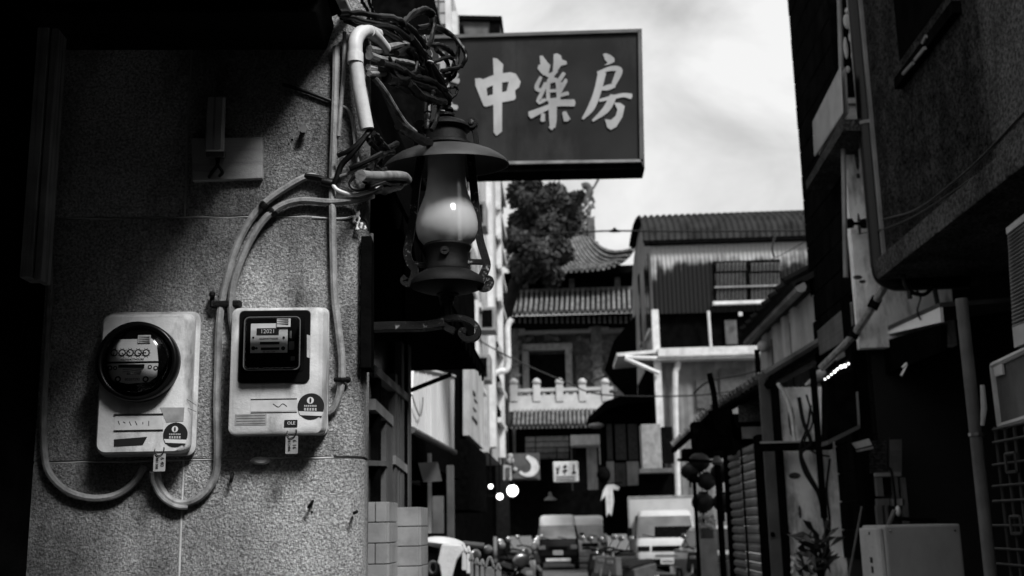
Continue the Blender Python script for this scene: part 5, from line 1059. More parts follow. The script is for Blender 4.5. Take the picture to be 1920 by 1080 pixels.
def corr_front(x0, x1, z0, z1, y, pitch, amp, name, m, parent):
    n = int((x1-x0)/pitch*4); a = [V((x0+(x1-x0)*i/n, y+amp*math.sin(i*math.pi/2), z0)) for i in range(n+1)]; b = [p+V((0, 0, z1-z0)) for p in a]
    return MB().loft([a, b, [p+V((0, .05+amp*2, 0)) for p in b], [p+V((0, .05+amp*2, 0)) for p in a]], False, False, closed=False).build(name, m, parent)
corr_front(XH, XE, zC, zE, HY, .14, .018, 'cladding', SOOT, mh)
MB().box((XH+.05, HY+.25, 0), (XE, HY+9.8, zE-.05)).build('core', SHADE, mh)
# gable side
gm = MB(); pts = [V((XH, HY+10, zC-1.0)), V((XH, HY+.05, zC-1.0)), V((XH, HY+.05, zE))]
for k in range(1, 13): a_ = math.pi*k/12; pts.append(V((XH, HY+5-5*math.cos(a_), zE+1.62*math.sin(a_))))
gm.prism(pts, (.08, 0, 0)).build('gable_wall', mat('gable_paint', .16, .8, .3, 1, stain=.8, stain_v=.05, stain_scale=(1, 1.5, .3)), mh)
for (x0, x1, y0, y1) in ((1197, 1205, 520, 640), (1208, 1222, 500, 615)):
    a, b = PX(x0, y0, XH), PX(x1, y1, XH); w = MB().box((XH-.03, min(a.y, b.y), min(a.z, b.z)), (XH-.005, max(a.y, b.y), max(a.z, b.z))).build('side_window', GLASSD, mh)
    MB().box((XH-.10, min(a.y, b.y), min(a.z, b.z)-.12), (XH-.002, max(a.y, b.y), min(a.z, b.z))).build('sill', PALE, w)
q = [PX(x, y, XH) for x, y in ((1224, 600), (1196, 668), (1196, 740), (1224, 720))]
MB().box((XH-.03, HY+.1, zB-.1), (XH-.003, HY+9.5, zC-.6)).build('side_parapet', MIDP, mh)
# barrel roof, corrugated
nX = int((XE+.3-XH+.25)/.21); rows = []
for k in range(0, 11):
    a_ = math.pi*.62*k/10; row = []
    for i in range(nX*4+1):
        x = XH-.25+(XE+.55-XH)*i/(nX*4); off = .075*math.sin(i*math.pi/2)
        row.append(V((x, HY+5-(5.25+off)*math.cos(a_), zE-.1+(1.75+off)*math.sin(a_)))) 
    rows.append(row)
MB().loft(rows, False, False, closed=False).build('roof', ROOFMETAL, mh, smooth='all')
MB().loft([[p+V((0, .05, -.07)) for p in r_] for r_ in rows], False, False, closed=False).build('roof_lining', BLACK, mh)
MB().box((XH-.2, HY-.26, zE-.22), (XE, HY+.0, zE-.08)).build('gutter', BLACK, mh)
def hb_(x0, y0, x1, y1, d0, d1, name, m, parent=mh, bevel=0): return pybox(x0, y0, x1, y1, HY+d0, d1-d0).build(name, m, parent, bevel=bevel)
wi = hb_(1339, 488, 1466, 566, -.06, .2, 'window', BLACK)
CURT = mat('window_curtain', .06, .7, .4, 9, stain=.5, stain_v=.03, stain_scale=(9, 9, .6))
for (a, b) in ((1342, 1399), (1407, 1463)):
    hb_(a, 512, b, 563, -.075, -.062, 'pane', CURT, wi); hb_(a, 492, b, 508, -.075, -.062, 'pane', CURT, wi)
for i in range(17): x = 1343+i*7.2; MB().tube([PY(x, 491, HY-.14), PY(x, 564, HY-.14)], .017, 5).build('window_bar', BLACK, wi)
hb_(1340, 535, 1465, 538, -.16, -.12, 'bar_rail', MIDP, wi); hb_(1337, 563, 1470, 569, -.25, -.0, 'sill', WHITE, wi)
# loggia
hb_(1228, 580, 1241, 850, -.35, -.05, 'corner_post', WHITE); MB().tube([PY(1328, 583, HY-.2), PY(1333, 652, HY-.2)], .05, 6).build('thin_post', WHITE, mh)
hb_(1234, 650, 1440, 672, -.6, .2, 'balcony_beam', WHITE); hb_(1234, 664, 1440, 667, -.66, -.6, 'beam_moulding', PALE)
hb_(1385, 585, 1392, 592, -.3, -.2, 'lamp', WHITE); hb_(1360, 600, 1382, 645, .1, .22, 'hung_cloth', GREYP)
corr_front(PY(1242, 760, HY).x, XE, 0, PY(1300, 676, HY).z, HY+.05, .30, .02, 'lower_cladding', mat('lower_cladding', .15, .7, .35, 2, stain=.9, stain_v=.05, stain_scale=(3, 3, .3)), mh)
for (a, b, c2, d2) in ((1306, 712, 1345, 765), (1350, 690, 1400, 740)): hb_(a, b, c2, d2, -.08, .02, 'lower_window', CURT)
MB().tube(spline([PY(x, y, HY-.3) for x, y in ((1272, 672), (1270, 690), (1266, 705), (1267, 800), (1272, 960))]), .10, 8).build('drain_pipe', WHITE, mh, smooth=True)
hb_(1204, 795, 1240, 878, -1.2, -.3, 'balcony_box', MIDP); hb_(1200, 878, 1262, 886, -1.3, -.2, 'balcony_floor', GREYP)
hb_(1242, 800, 1262, 868, -.7, -.3, 'climbing_plant_box', BLACK); hb_(1200, 888, 1270, 1000, -.25, .1, 'dim_doorway', SHADE)
# side canopy with braces
cn = thing('lean_to_canopy', 'dark lean-to canopy on white braces left of the metal house', 'canopy', PY(1180, 760, HY))
MB().prism([PY(x, y, HY-.5) for x, y in ((1156, 662), (1236, 655), (1236, 661), (1158, 668))], (0, 3, 0)).build('white_edge', WHITE, cn)
for (a, b) in (((1172, 670), (1234, 672)), ((1172, 672), (1236, 700))): MB().tube([PY(a[0], a[1], HY-.5), PY(b[0], b[1], HY-.5)], .07, 6).build('brace', WHITE, cn)
MB().prism([PY(x, y, HY+4) for x, y in ((1135, 690), (1150, 640), (1192, 590), (1196, 760), (1150, 715))], (0, .6, 0)).build('dark_sheet', BLACK, cn)
MB().tube([PY(1189, 500, HY+9.5), PY(1189, 745, HY+9.5)], .06, 6).build('corner_pipe', PALE, cn)
MB().prism([PY(x, y, HY+6) for x, y in ((1166, 715), (1194, 712), (1194, 740), (1150, 745))], (0, .3, 0)).build('pale_gable', PALE, cn)
# low dark house left of it
ld = thing('low_house', 'low dark eaved house with pale windows left of the box truck', 'house', PY(1160, 1010, 40))
def lb_(x0, y0, x1, y1, Y_, d, name, m, par=ld): return pybox(x0, y0, x1, y1, Y_, d).build(name, m, par)
MB().prism([PY(x, y, 39) for x, y in ((1102, 783), (1135, 752), (1165, 742), (1225, 738), (1225, 752), (1165, 758), (1138, 768), (1110, 788))], (0, 3, 0)).build('eave', BLACK, ld)
lb_(1132, 768, 1225, 1000, 40, 3, 'wall', SHADE)
for (x0, x1) in ((1138, 1148), (1154, 1174), (1178, 1196)): lb_(x0, 795, x1, 862, 39.9, .08, 'window', CURT)
for (x0, x1) in ((1138, 1152), (1176, 1198)): lb_(x0, 865, x1, 910, 39.9, .08, 'panel', PALE)
lb_(1154, 868, 1174, 912, 39.9, .08, 'panel', GREYP)
MB().ball(PY(1118, 798, 39), .28, 12, (1, 1, .35)).build('lamp_shade', MIDP, ld, smooth='all')
# dim background behind the right-hand row
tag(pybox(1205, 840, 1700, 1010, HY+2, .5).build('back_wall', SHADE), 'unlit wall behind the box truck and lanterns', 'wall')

# ------------------------------------------------------------------ right side of the street
XR = 2.2
# white plastered house
wh = thing('white_house', 'white plastered house side with pilasters and a sloping gutter', 'house', PX(1470, 690, XR))
ya, yb = PX(1518, 600, XR).y, PX(1424, 640, XR).y
zt = PX(1424, 640, XR).z
MB().box((XR, ya-.2, 2.6), (XR+2.5, yb, zt)).build('wall', WHITE, wh)
for (x0, x1) in ((1437, 1446), (1458, 1467), (1476, 1482), (1494, 1502)):
    a, b = PX(x0, 640, XR), PX(x1, 640, XR); MB().box((XR-.05, b.y, 2.6), (XR, a.y, zt-.02)).build('pilaster', WHITE, wh)
for (x0, x1) in ((1447, 1456), (1484, 1492)):
    a, b = PX(x0, 640, XR), PX(x1, 640, XR); MB().box((XR-.012, b.y, 2.6), (XR+.01, a.y, zt-.1)).build('recess', GREYP, wh)  # grey strips on the wall face imitate recesses
MB().tube([V((XR-.12, ya-.3, zt+.02)), V((XR-.12, yb+.1, zt+.02))], .05, 8).build('gutter', PALE, wh, smooth=True)
MB().quad((XR-.2, ya-.3, zt+.06), (XR-.2, yb+.12, zt+.06), (XR+1.3, yb+.12, zt+.8), (XR+1.3, ya-.3, zt+.8), .05).build('roof', ROOFMETAL, wh)
for k in range(8): yk = ya+(yb-ya)*k/7; MB().tube([V((XR-.2, yk, zt+.13)), V((XR+1.3, yk, zt+.87))], .04, 6).build('tile_row', ROOFMETAL, wh)
MB().ball(PX(1430, 650, XR-.1)+V((0, 0, 0)), .06, 10).build('wall_lamp', WHITE, wh, smooth='all')
# dark tall house
dh = thing('dark_tiled_house', 'tall dark tiled house front cut off by the top of the picture', 'house', (XR, 9.6, 0))
y0_, y1_ = PX(1596, 300, XR).y, PX(1500, 300, XR).y
MB().box((XR+.02, y0_, 0), (XR+4, y1_, 8.4)).build('wall', mat('tile_joint', .004, .95, .3, 5), dh)
TILED = mat('dark_wall_tile', .007, .7, .35, 6, spec=.0, stain=.8, stain_v=.004, stain_scale=(3, 3, 1))
nb = 6; bw_ = (y1_-y0_)/nb; proto = MB().box((0, .006, .006), (.02, bw_-.006, .214)).build('wall_tile', TILED, dh, at=(0, 0, 0)); pm = proto.data; bpy.data.objects.remove(proto)
for r_ in range(32):
    for k in range(nb):
        o = bpy.data.objects.new('wall_tile', pm); COL.objects.link(o); o.parent = dh; o.location = V((XR-.0+random.uniform(-.003, .003), y0_+k*bw_, 1.2+r_*.22)) - LOCS[dh.name]
# its balcony with wire mesh
bl = thing('mesh_balcony', 'narrow balcony with a pale wire mesh screen high on the dark house', 'balcony', PX(1540, 330, 2.0))
X2 = 2.0
q = [PX(x, y, X2) for x, y in ((1525, 228), (1576, 126), (1580, 212), (1528, 292))]
mb = MB()
for k in range(17): mb.tube([q[0].lerp(q[1], k/16), q[3].lerp(q[2], k/16)], .006, 4)
for k in range(22): mb.tube([q[0].lerp(q[3], k/21), q[1].lerp(q[2], k/21)], .006, 4)
mb.build('wire_mesh', WHITE, bl)['kind'] = 'stuff'
MB().prism([p+V((.03, 0, 0)) for p in q], (.01, 0, 0)).build('mesh_backing', MIDP, bl)
q = [PX(x, y, X2) for x, y in ((1511, 340), (1578, 224), (1580, 246), (1512, 356))]
MB().prism(q, (.2, 0, 0)).build('slab', CONC, bl)
fn = thing('slatted_screen', 'grey slatted screen leaning low on the dark house above the awning', 'screen', PX(1568, 650, 2.12))
q = [PX(x, y, 2.12) for x, y in ((1534, 622), (1597, 568), (1600, 626), (1538, 664))]
for k in range(12): MB().tube([q[0].lerp(q[3], k/11), q[1].lerp(q[2], k/11)], .010, 4).build('slat', MIDP, fn)
PWY = y0_-.12
# peeling pale wall between the houses
pw = thing('peeling_wall', 'pale peeling plaster wall strip behind the black downpipe', 'wall', PY(1640, 700, PWY))
a = PY(1584, 300, PWY).x; b = PY(1790, 600, PWY).x
MB().box((a, PWY, PY(1690, 650, PWY).z), (b, PWY+.1, PY(1610, 195, PWY).z)).build('plaster', PEEL, pw)
MB().box((a-.01, PWY-.03, PY(1610, 196, PWY).z), (a+.35, PWY+.1, PY(1610, 186, PWY).z)).build('broken_top', WHITE, pw)
MB().box((a, PWY+.06, PY(1610, 186, PWY).z), (b, PWY+.1, 8)).build('upper_wall', BLACK, pw)
for (x, y, w, h) in ((1588, 40, 8, 18), (1596, 70, 6, 14), (1586, 90, 5, 26), (1600, 105, 5, 14), (1592, 20, 10, 8), (1590, 130, 5, 8)):
    MB().ball(PY(x, y, PWY+.05), w*.0035, 8, (1, .3, h/w)).build('plaster_patch', WHITE, pw, smooth='all')
MB().tube([PY(1572, -60, PWY-.12), PY(1580, 215, PWY-.12), PY(1586, 520, PWY-.12)], .018, 6).build('thin_pipe', MIDP, pw)
for (x, y, w, h) in ((1606, 290, 8, 60), (1609, 330, 7, 10), (1603, 262, 12, 5), (1611, 420, 6, 40), (1608, 520, 16, 8), (1617, 528, 12, 6)):
    MB().ball(PY(x, y, PWY), w*.0021, 8, (1, .12, h/w)).build('dark_flake', CONC, pw, smooth='all')
ib = thing('insulator', 'small iron insulator with a cable on the peeling wall', 'insulator', PY(1600, 418, PWY-.1)); MB().tube([PY(1580, 418, PWY-.1), PY(1630, 420, PWY-.1)], .012, 6).build('rod', BLACK, ib)
for x in (1592, 1622): MB().lathe([(.03, -.03), (.04, 0), (.03, .03)], PY(x, 419, PWY-.1), 8).build('disc', BLACK, ib)
# overhanging rough concrete house, nearest right
oh = thing('overhanging_house', 'rough dark rendered upper storey jutting over the street at the right', 'house', (XR+1, 3, 3.3))
yf = PX(1660, 480, XR).y; zb_ = PX(1670, 492, XR).z
ysp = PX(1856, 200, XR).y
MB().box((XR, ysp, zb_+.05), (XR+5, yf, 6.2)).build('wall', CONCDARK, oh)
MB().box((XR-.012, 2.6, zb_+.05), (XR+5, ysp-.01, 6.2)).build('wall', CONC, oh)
MB().box((XR-.06, 2.6, zb_-.09), (XR+5, yf+.03, zb_+.05)).build('floor_slab', CONC, oh, bevel=.01)
MB().box((XR-.02, yf-.02, zb_), (XR+.03, yf+.06, 6.2)).build('corner_bead', MIDP, oh)
a, b = PX(1690, 142, XR), PX(1800, -10, XR)
MB().box((XR-.05, b.y, a.z-.09), (XR, a.y, a.z-.02)).build('window_ledge', BLACK, oh)
MB().box((XR-.003, ysp+.1, a.z+.1), (XR+.02, a.y, a.z+2)).build('window', SHADE, oh)
for (x0, y0, x1, y1) in ((1694, 138, 1712, 118), (1716, 112, 1734, 90), (1730, 80, 1736, 68)):
    a, b = PX(x0, y0, XR-.06), PX(x1, y1, XR-.06); MB().tube([a, b], .012, 5).build('ledge_chip', MIDP, oh)
tag(MB().tube(spline([PX(x, y, XR-.02) for x, y in ((1655, 412), (1720, 392), (1790, 340), (1850, 285), (1925, 205))]), .006, 5).build('wall_cable', CABLE), 'thin black cable sagging across the rough dark render', 'cable')
tag(MB().tube(spline([PX(x, y, XR-.03) for x, y in ((1600, 440), (1655, 430), (1720, 402), (1800, 350), (1925, 262))]), .004, 5).build('wall_cable', CABLE), 'second thin cable just below the first on the dark render', 'cable')
MB().box((XR, -9, 0), (XR+5, 2.55, 5.0)).build('rear_wing', CONC, oh)  # out-of-view mass added to hold back sky light from the right
# black downpipe
dpn = thing('black_downpipe', 'thick black downpipe with a bend under the overhanging house', 'pipe', PY(1650, 525, 7.5))
top = PY(1606, -40, 7.5); bot = PY(1650, 500, 7.5); bot.x = bot.x; 
MB().tube([V((bot.x, 7.5, 9)), V((bot.x, 7.5, bot.z))], .062, 14).build('upright', BLACKGLOSS, dpn, smooth=True)
e2 = PY(1815, 524, 7.45)
MB().tube(spline([V((bot.x, 7.5, bot.z+.02)), V((bot.x+.01, 7.5, bot.z-.06)), V((bot.x+.07, 7.49, e2.z+.01)), V((bot.x+.16, 7.48, e2.z)), e2], 6), .060, 14).build('bend', BLACKGLOSS, dpn, smooth=True)
MB().tube([V((bot.x, 7.5, PY(1630, 236, 7.5).z)), V((bot.x, 7.5, PY(1630, 230, 7.5).z))], .072, 14).build('pipe_clip', MIDP, dpn)
MB().tube([e2, e2+V((.06, 0, .01))], .045, 12).build('end_cap', MIDP, dpn, smooth=True)
for i, (pts, lb) in enumerate((([(1690, 500), (1700, 540), (1722, 552), (1740, 548), (1760, 520)], 'black cable sagging below the bend of the downpipe'), ([(1705, 545), (1706, 560)], 'short cable end hanging below the downpipe bend'), ([(1715, 540), (1726, 556), (1720, 582), (1726, 600)], 'thin pale cable dropping to the awning from the downpipe'), ([(1752, 540), (1762, 590)], 'straight black strut between downpipe bend and awning'))):
    tag(MB().tube(spline([PY(x, y, 7.3) for x, y in pts]), [.014, .016, .006, .016][i], 6).build('hanging_cable', CABLE), lb, 'cable')
cp = thing('slanting_conduit', 'grey jointed conduit slanting from the downpipe down over the awning', 'conduit', PY(1540, 690, 8.2))
cpts = [PY(x, y, Y_) for x, y, Y_ in ((1660, 534, 7.6), (1640, 568, 7.7), (1612, 612, 7.85), (1590, 640, 7.95), (1540, 690, 8.2))]
MB().tube(spline(cpts), .028, 8).build('tube', GREYCABLE, cp, smooth=True)
for (x, y, Y_) in ((1640, 568, 7.7), (1602, 624, 7.9)): p = PY(x, y, Y_); MB().tube([p+V((.02, 0, .035)), p-V((.02, 0, .035))], .038, 10).build('coupling', BLACK, cp)
# long awning
la = thing('long_awning', 'long dark shop awning with a bright front edge along the right', 'awning', PY(1580, 690, 9))
A3, B3, C3 = PY(1436, 700, 12.3), PY(1606, 626, 8.9), PY(1762, 576, 7.0)
up3 = V((0, 0, .05))
MB().prism([A3, B3, B3+V((.3, 0, .12)), A3+V((.3, 0, .12))], (0, 0, .03)).build('sheet', GREYP, la)
MB().prism([A3-up3*.6, B3-up3*.6, B3+up3*.7, A3+up3*.7], (.03, 0, 0)).build('front_edge', mat('bright_trim', .88, .6, .1, 4), la)
B4 = PY(1632, 634, 8.3)
MB().prism([B4, C3, C3+V((1.2, 0, .05)), B4+V((.8, 0, .2))], (0, 0, .03)).build('near_sheet', GREYP, la)
MB().prism([B4, PY(1764, 604, 7.0), C3, PY(1634, 622, 8.3)], (.02, 0, 0)).build('near_edge', MATS['bright_trim'], la)
MB().prism([A3-up3, B3-up3, B3-V((0, 0, .22)), A3-V((0, 0, .18))], (.04, 0, 0)).build('valance', CANVAS, la)
MB().prism([B4-up3, PY(1764, 608, 7.0), PY(1764, 660, 7.0), B4-V((0, 0, .3))], (.04, 0, 0)).build('valance', CANVAS, la)
MB().prism([PY(x, y, 8.4) for x, y in ((1555, 672), (1626, 640), (1626, 648), (1595, 662), (1570, 676))], (0, .04, 0)).build('torn_strip', MIDP, la)
for (x0, y0, x1, y1) in ((1460, 715, 1525, 680),): MB().tube([PY(x0, y0, 10.5), PY(x1, y1, 9.4)], .03, 6).build('support_pole', PALE, la)
# string lights
for k, (x, y, r) in enumerate(((1547, 711, 2.2), (1553, 707, 2.6), (1559, 702, 2.4), (1565, 697, 3.4), (1570, 692, 2.8), (1577, 688, 4.4), (1584, 686, 4.4), (1591, 682, 2.6), (1595, 674, 3), (1603, 673, 3), (1610, 669, 3.2), (1617, 663, 2.4), (1625, 656, 4))):
    p = PY(x, y, 8.2); rr = r*8.2/2100*.75
    l = thing('string_bulb', ('tiny lit bulb at the lower end of the light string', 'second tiny lit bulb from the lower end of the light string', 'third tiny lit bulb from the lower end of the light string', 'fourth lit bulb from the lower end of the light string', 'fifth lit bulb from the lower end of the light string', 'left one of the two fat lit bulbs of the light string', 'right one of the two fat lit bulbs of the light string', 'small lit bulb just right of the two fat ones', 'fifth lit bulb from the upper end of the light string', 'fourth lit bulb from the upper end of the light string', 'third lit bulb from the upper end of the light string', 'second lit bulb from the upper end of the light string', 'lit bulb at the upper end of the light string')[k], 'bulb', p, 'string of lights under the long awning')
    MB().ball(p, rr, 8).build('bulb', LAMPON, l, smooth='all'); MB().tube([p+V((0, 0, rr*.9)), p+V((0, 0, rr*1.8))], rr*.4, 6).build('cap', BLACK, l)
tag(MB().tube(spline([PY(x, y-4, 8.22) for x, y in ((1543, 712), (1565, 697), (1591, 680), (1628, 654))]), .006, 5).build('light_string_cord', CABLE), 'black cord carrying the string of tiny lights', 'cord')
pf_ = thing('cone_lamp', 'pale cone-shaped lamp under the front edge of the awning', 'lamp', PY(1522, 715, 8.8)); MB().tube([PY(1510, 723, 8.8), PY(1530, 711, 8.8), PY(1540, 703, 8.8)], .03, 10, rs=[.012, .035, .05]).build('cone', PALE, pf_, smooth=True); MB().ball(PY(1541, 701, 8.8), .04, 8).build('cap', WHITE, pf_, smooth='all')
# dim shop below the overhang
ds = thing('dim_shop', 'unlit shop interior under the overhanging house', 'shop', (3, 6, 0))
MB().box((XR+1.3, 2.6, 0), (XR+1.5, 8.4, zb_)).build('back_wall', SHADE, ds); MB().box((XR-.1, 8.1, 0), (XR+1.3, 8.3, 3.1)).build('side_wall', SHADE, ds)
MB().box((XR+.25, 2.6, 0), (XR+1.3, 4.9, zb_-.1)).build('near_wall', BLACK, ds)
for k in range(12): pybox(1668, 824+k*5.2, 1691, 828.4+k*5.2, 7.9, .03).build('shutter_slat', GREYP, ds); pybox(1632, 826+k*5.2, 1664, 830+k*5.2, 7.9, .03).build('shutter_slat', CONCDARK, ds)
for (a, b, c2, d2, m) in ((1642, 886, 1690, 893, MIDP), (1644, 895, 1656, 930, GREYP), (1674, 892, 1684, 934, GREYP), (1645, 935, 1668, 948, GREYP), (1673, 935, 1696, 948, MIDP), (1645, 948, 1655, 985, GREYP), (1660, 948, 1666, 985, GREYP), (1692, 895, 1702, 985, GREYP)):
    pybox(a, b, c2, d2, 7.85, .05).build('inner_window_frame', m, ds)
pybox(1656, 896, 1676, 928, 7.88, .02).build('inner_window_glass', GLASSD, ds)
MB().tube(spline([PY(x, y, 7.8) for x, y in ((1665, 820), (1664, 870), (1672, 885), (1678, 930), (1680, 960))]), .010, 5).build('loose_cable', CABLE, ds)
MB().ball(PY(1684, 958, 7.7), .018, 8, (1, 1, 2)).build('dim_bulb', WHITE, ds, smooth='all')
tag(MB().tube(spline([PY(x, y, 6.9) for x, y in ((1690, 705), (1698, 690), (1700, 682), (1692, 690))]), .010, 6).build('metal_hook', CHROME), 'small shiny hook hanging in the dim shop', 'hook')
lbx = thing('wall_light_box', 'small pale tilted light fitting under the dark cabinet', 'light fitting', PY(1620, 838, 7.6)); MB().prism([PY(x, y, 7.6) for x, y in ((1604, 829), (1629, 822), (1635, 834), (1612, 840))], (0, .1, 0)).build('housing', PALE, lbx); MB().prism([PY(x, y, 7.6) for x, y in ((1611, 843), (1637, 837), (1638, 841), (1614, 846))], (0, .1, 0)).build('lens', MIDP, lbx)
# freezer
fzr = thing('freezer_cabinet', 'tall pale metal cabinet standing at the shop entrance', 'cabinet', (PY(1700, 1080, 6.2).x, 6.4, 0))
a, b = PY(1658, 985, 6.2), PY(1800, 985, 6.2); yb2 = 6.2*(1658-1060)/(1616-1060)
MB().box((a.x, 6.2, 0), (b.x, yb2, a.z)).build('body', mat('cabinet_enamel', .30, .4, .12, 3, spec=.35, stain=.6, stain_v=.15, stain_scale=(2, 2, 1)), fzr, bevel=.012)
MB().box((a.x-.022, 6.23, .05), (a.x-.001, yb2-.02, a.z-.015)).build('door', PALE, fzr, bevel=.006)
for (x, y, w, h) in ((1630, 1000, 3, 5), (1634, 1050, 6, 10), (1636, 1068, 5, 12)): p = PX(x, y, a.x-.023); MB().box((p.x-.002, p.y-w*.004, p.z-h*.0015), (p.x, p.y+w*.004, p.z+h*.0015)).build('peeled_mark', INK, fzr)
MB().box((a.x+.02, 6.193, a.z-.30), (b.x-.02, 6.1995, a.z-.292)).build('panel_seam', INK, fzr)
for (x_, z_) in ((a.x+.03, a.z-.03), (b.x-.03, a.z-.03), (a.x+.03, a.z-.27)): MB().ball((x_, 6.198, z_), .007, 6).build('screw', CHROME, fzr)
MB().tube([V((a.x+.05, 6.3, a.z)), V((a.x+.09, 6.3, a.z+.08))], .012, 6).build('top_hinge', GREYP, fzr); MB().tube([V((a.x+.09, 6.3, a.z+.035)), V((a.x+.32, 6.35, a.z+.02))], .012, 6).build('top_rod', BLACK, fzr)
# grey standpipe
p = PY(1828, 800, 5.2); sp = thing('grey_standpipe', 'upright grey pipe running past the cabinet to the ground', 'pipe', (p.x, 5.2, 0))
MB().tube([V((p.x, 5.2, 0)), V((p.x, 5.2, PY(1806, 560, 5.2).z))], .028, 12).build('tube', mat('dull_pipe', .09, .5, .3, 10, stain=.5, stain_v=.03, stain_scale=(8, 8, 2)), sp, smooth=True); MB().tube([V((p.x, 5.2, PY(1824, 818, 5.2).z)), V((p.x, 5.2, PY(1824, 812, 5.2).z))], .033, 12).build('clip', CHROME, sp)
tag(MB().tube([PY(1842, 722, 5.1), PY(1845, 765, 5.1), PY(1842, 798, 5.1)], .012, 8, rs=[.010, .014, .009]).build('pale_strip', PALE, smooth=True), 'pale upright strip hung beside the grey standpipe', 'strip')
# air conditioner and vent frame
ac = thing('air_conditioner', 'louvred air conditioner at the far right below the overhang', 'air conditioner', PX(1905, 650, 2.0))
XA2 = 2.02
fr_ = [PX(x, y, XA2) for x, y in ((1888, 430), (1960, 372), (1975, 622), (1901, 652))]
MB().prism(fr_, (.35, 0, 0)).build('casing', GREYP, ac)
i_ = [PX(x, y, XA2-.006) for x, y in ((1890, 438), (1960, 384), (1970, 584), (1899, 612))]
for k in range(26): MB().tube([i_[0].lerp(i_[3], k/25), i_[1].lerp(i_[2], k/25)], .0045, 4).build('louvre', MIDP, ac)
MB().prism([PX(x, y, XA2-.01) for x, y in ((1886, 428), (1960, 368), (1960, 384), (1887, 440))], (.02, 0, 0)).build('top_trim', PALE, ac); MB().prism([PX(x, y, XA2-.01) for x, y in ((1898, 614), (1965, 588), (1970, 624), (1902, 652))], (.02, 0, 0)).build('bottom_trim', PALE, ac)
vf = thing('framed_vent', 'grey panel in a pale frame below the air conditioner', 'vent', PX(1890, 790, 1.98))
o4 = [PX(x, y, 1.98) for x, y in ((1862, 686), (1960, 640), (1975, 770), (1876, 800))]
MB().prism(o4, (.06, 0, 0)).build('panel', GREYP, vf)
for k in range(4): MB().tube([o4[k], o4[(k+1) % 4]], .016, 6).build('frame_bar', PALE, vf)
MB().prism([PX(x, y, 1.965) for x, y in ((1862, 690), (1878, 682), (1880, 702), (1865, 706))], (.01, 0, 0)).build('corner_plate', WHITE, vf)
GRIL = mat('grille_iron', .035, .6, .3, 8, spec=.2)
gr = thing('iron_window_grille', 'dark iron window grille in the lower right corner', 'grille', PX(1895, 1080, 1.95))
for k, x in enumerate((1866, 1884, 1902, 1922, 1945)):
    a, b = PX(x, 800, 1.95), PX(x+16, 1100, 1.95); MB().tube([V((1.95, a.y, a.z)), V((1.95, a.y, b.z))], .008, 6).build('bar', GRIL, gr)
for k, y in enumerate((806, 830, 872, 912, 940, 985, 1028, 1056)):
    a = PX(1866, y, 1.95); MB().tube([V((1.94, a.y, a.z)), V((1.94, a.y-1.0, a.z+.0))], .006, 5).build('cross_bar', GRIL, gr)
for (x, y) in ((1893, 868), (1902, 985)):
    a, b = PX(x-10, y-16, 1.93), PX(x+12, y+16, 1.93); c4 = [V((1.935, a.y, a.z)), V((1.935, b.y, a.z)), V((1.935, b.y, b.z)), V((1.935, a.y, b.z))]
    for k in range(4): MB().tube([c4[k], c4[(k+1) % 4]], .008, 5).build('square_ornament', GRIL, gr)
# tiled shop roofs
def small_roof(lip0, lip1, label, n):
    r_ = thing('tiled_shop_roof', label, 'roof', lip0)
    bk = V((.55, 0, .32)); MB().prism([lip0, lip1, lip1+bk, lip0+bk], (0, 0, -.05)).build('deck', BLACK, r_)
    for k in range(n):
        p = lip0.lerp(lip1, (k+.5)/n); MB().tube([p+V((-.02, 0, .03)), p+bk+V((0, 0, .03))], .035, 6).build('tile_row', ROOFT, r_); MB().tube([p+V((-.035, 0, .02)), p+V((-.015, 0, .03))], .045, 8).build('eave_tile', ROOFT, r_)
    MB().tube([lip0-V((0, 0, .06)), lip1-V((0, 0, .06))], .04, 6).build('eave_board', BLACK, r_)
    return r_
small_roof(PX(1338, 770, 1.72), PX(1446, 704, 1.72), 'nearer small tiled roof above the roller shutter', 15)
small_roof(PX(1262, 838, 1.72), PX(1332, 772, 1.72), 'farther small tiled roof above the hanging lanterns', 16)
ub = thing('board_clutter', 'dark clutter of boards under the small tiled roofs', 'shop front', (1.9, 13, 2))  # solid black boxes fill in the dark area below the roofs
pybox(1372, 775, 1446, 850, 11.0, .3).build('boards', BLACK, ub); pybox(1385, 740, 1440, 790, 10.9, .05).build('pale_patch', CONC, ub); pybox(1392, 800, 1432, 822, 10.8, .05).build('pale_patch', MIDP, ub)
pybox(1282, 840, 1376, 858, 14.2, .3).build('lintel', BLACK, ub); pybox(1300, 790, 1372, 842, 13.6, .3).build('boards', BLACK, ub)
MB().tube(spline([PY(x, y, 10.7) for x, y in ((1330, 700), (1338, 735), (1342, 770))]), .03, 6).build('bracket', BLACK, ub); pybox(1420, 655, 1428, 780, 11.2, .06).build('pole', BLACK, ub); pybox(1425, 700, 1448, 720, 11.1, .1).build('bracket_box', GREYP, ub)
MB().prism([PY(x, y, 11.0) for x, y in ((1330, 770), (1372, 765), (1380, 800), (1425, 835), (1425, 850), (1372, 820), (1345, 812))], (0, .1, 0)).build('beam', BLACK, ub)
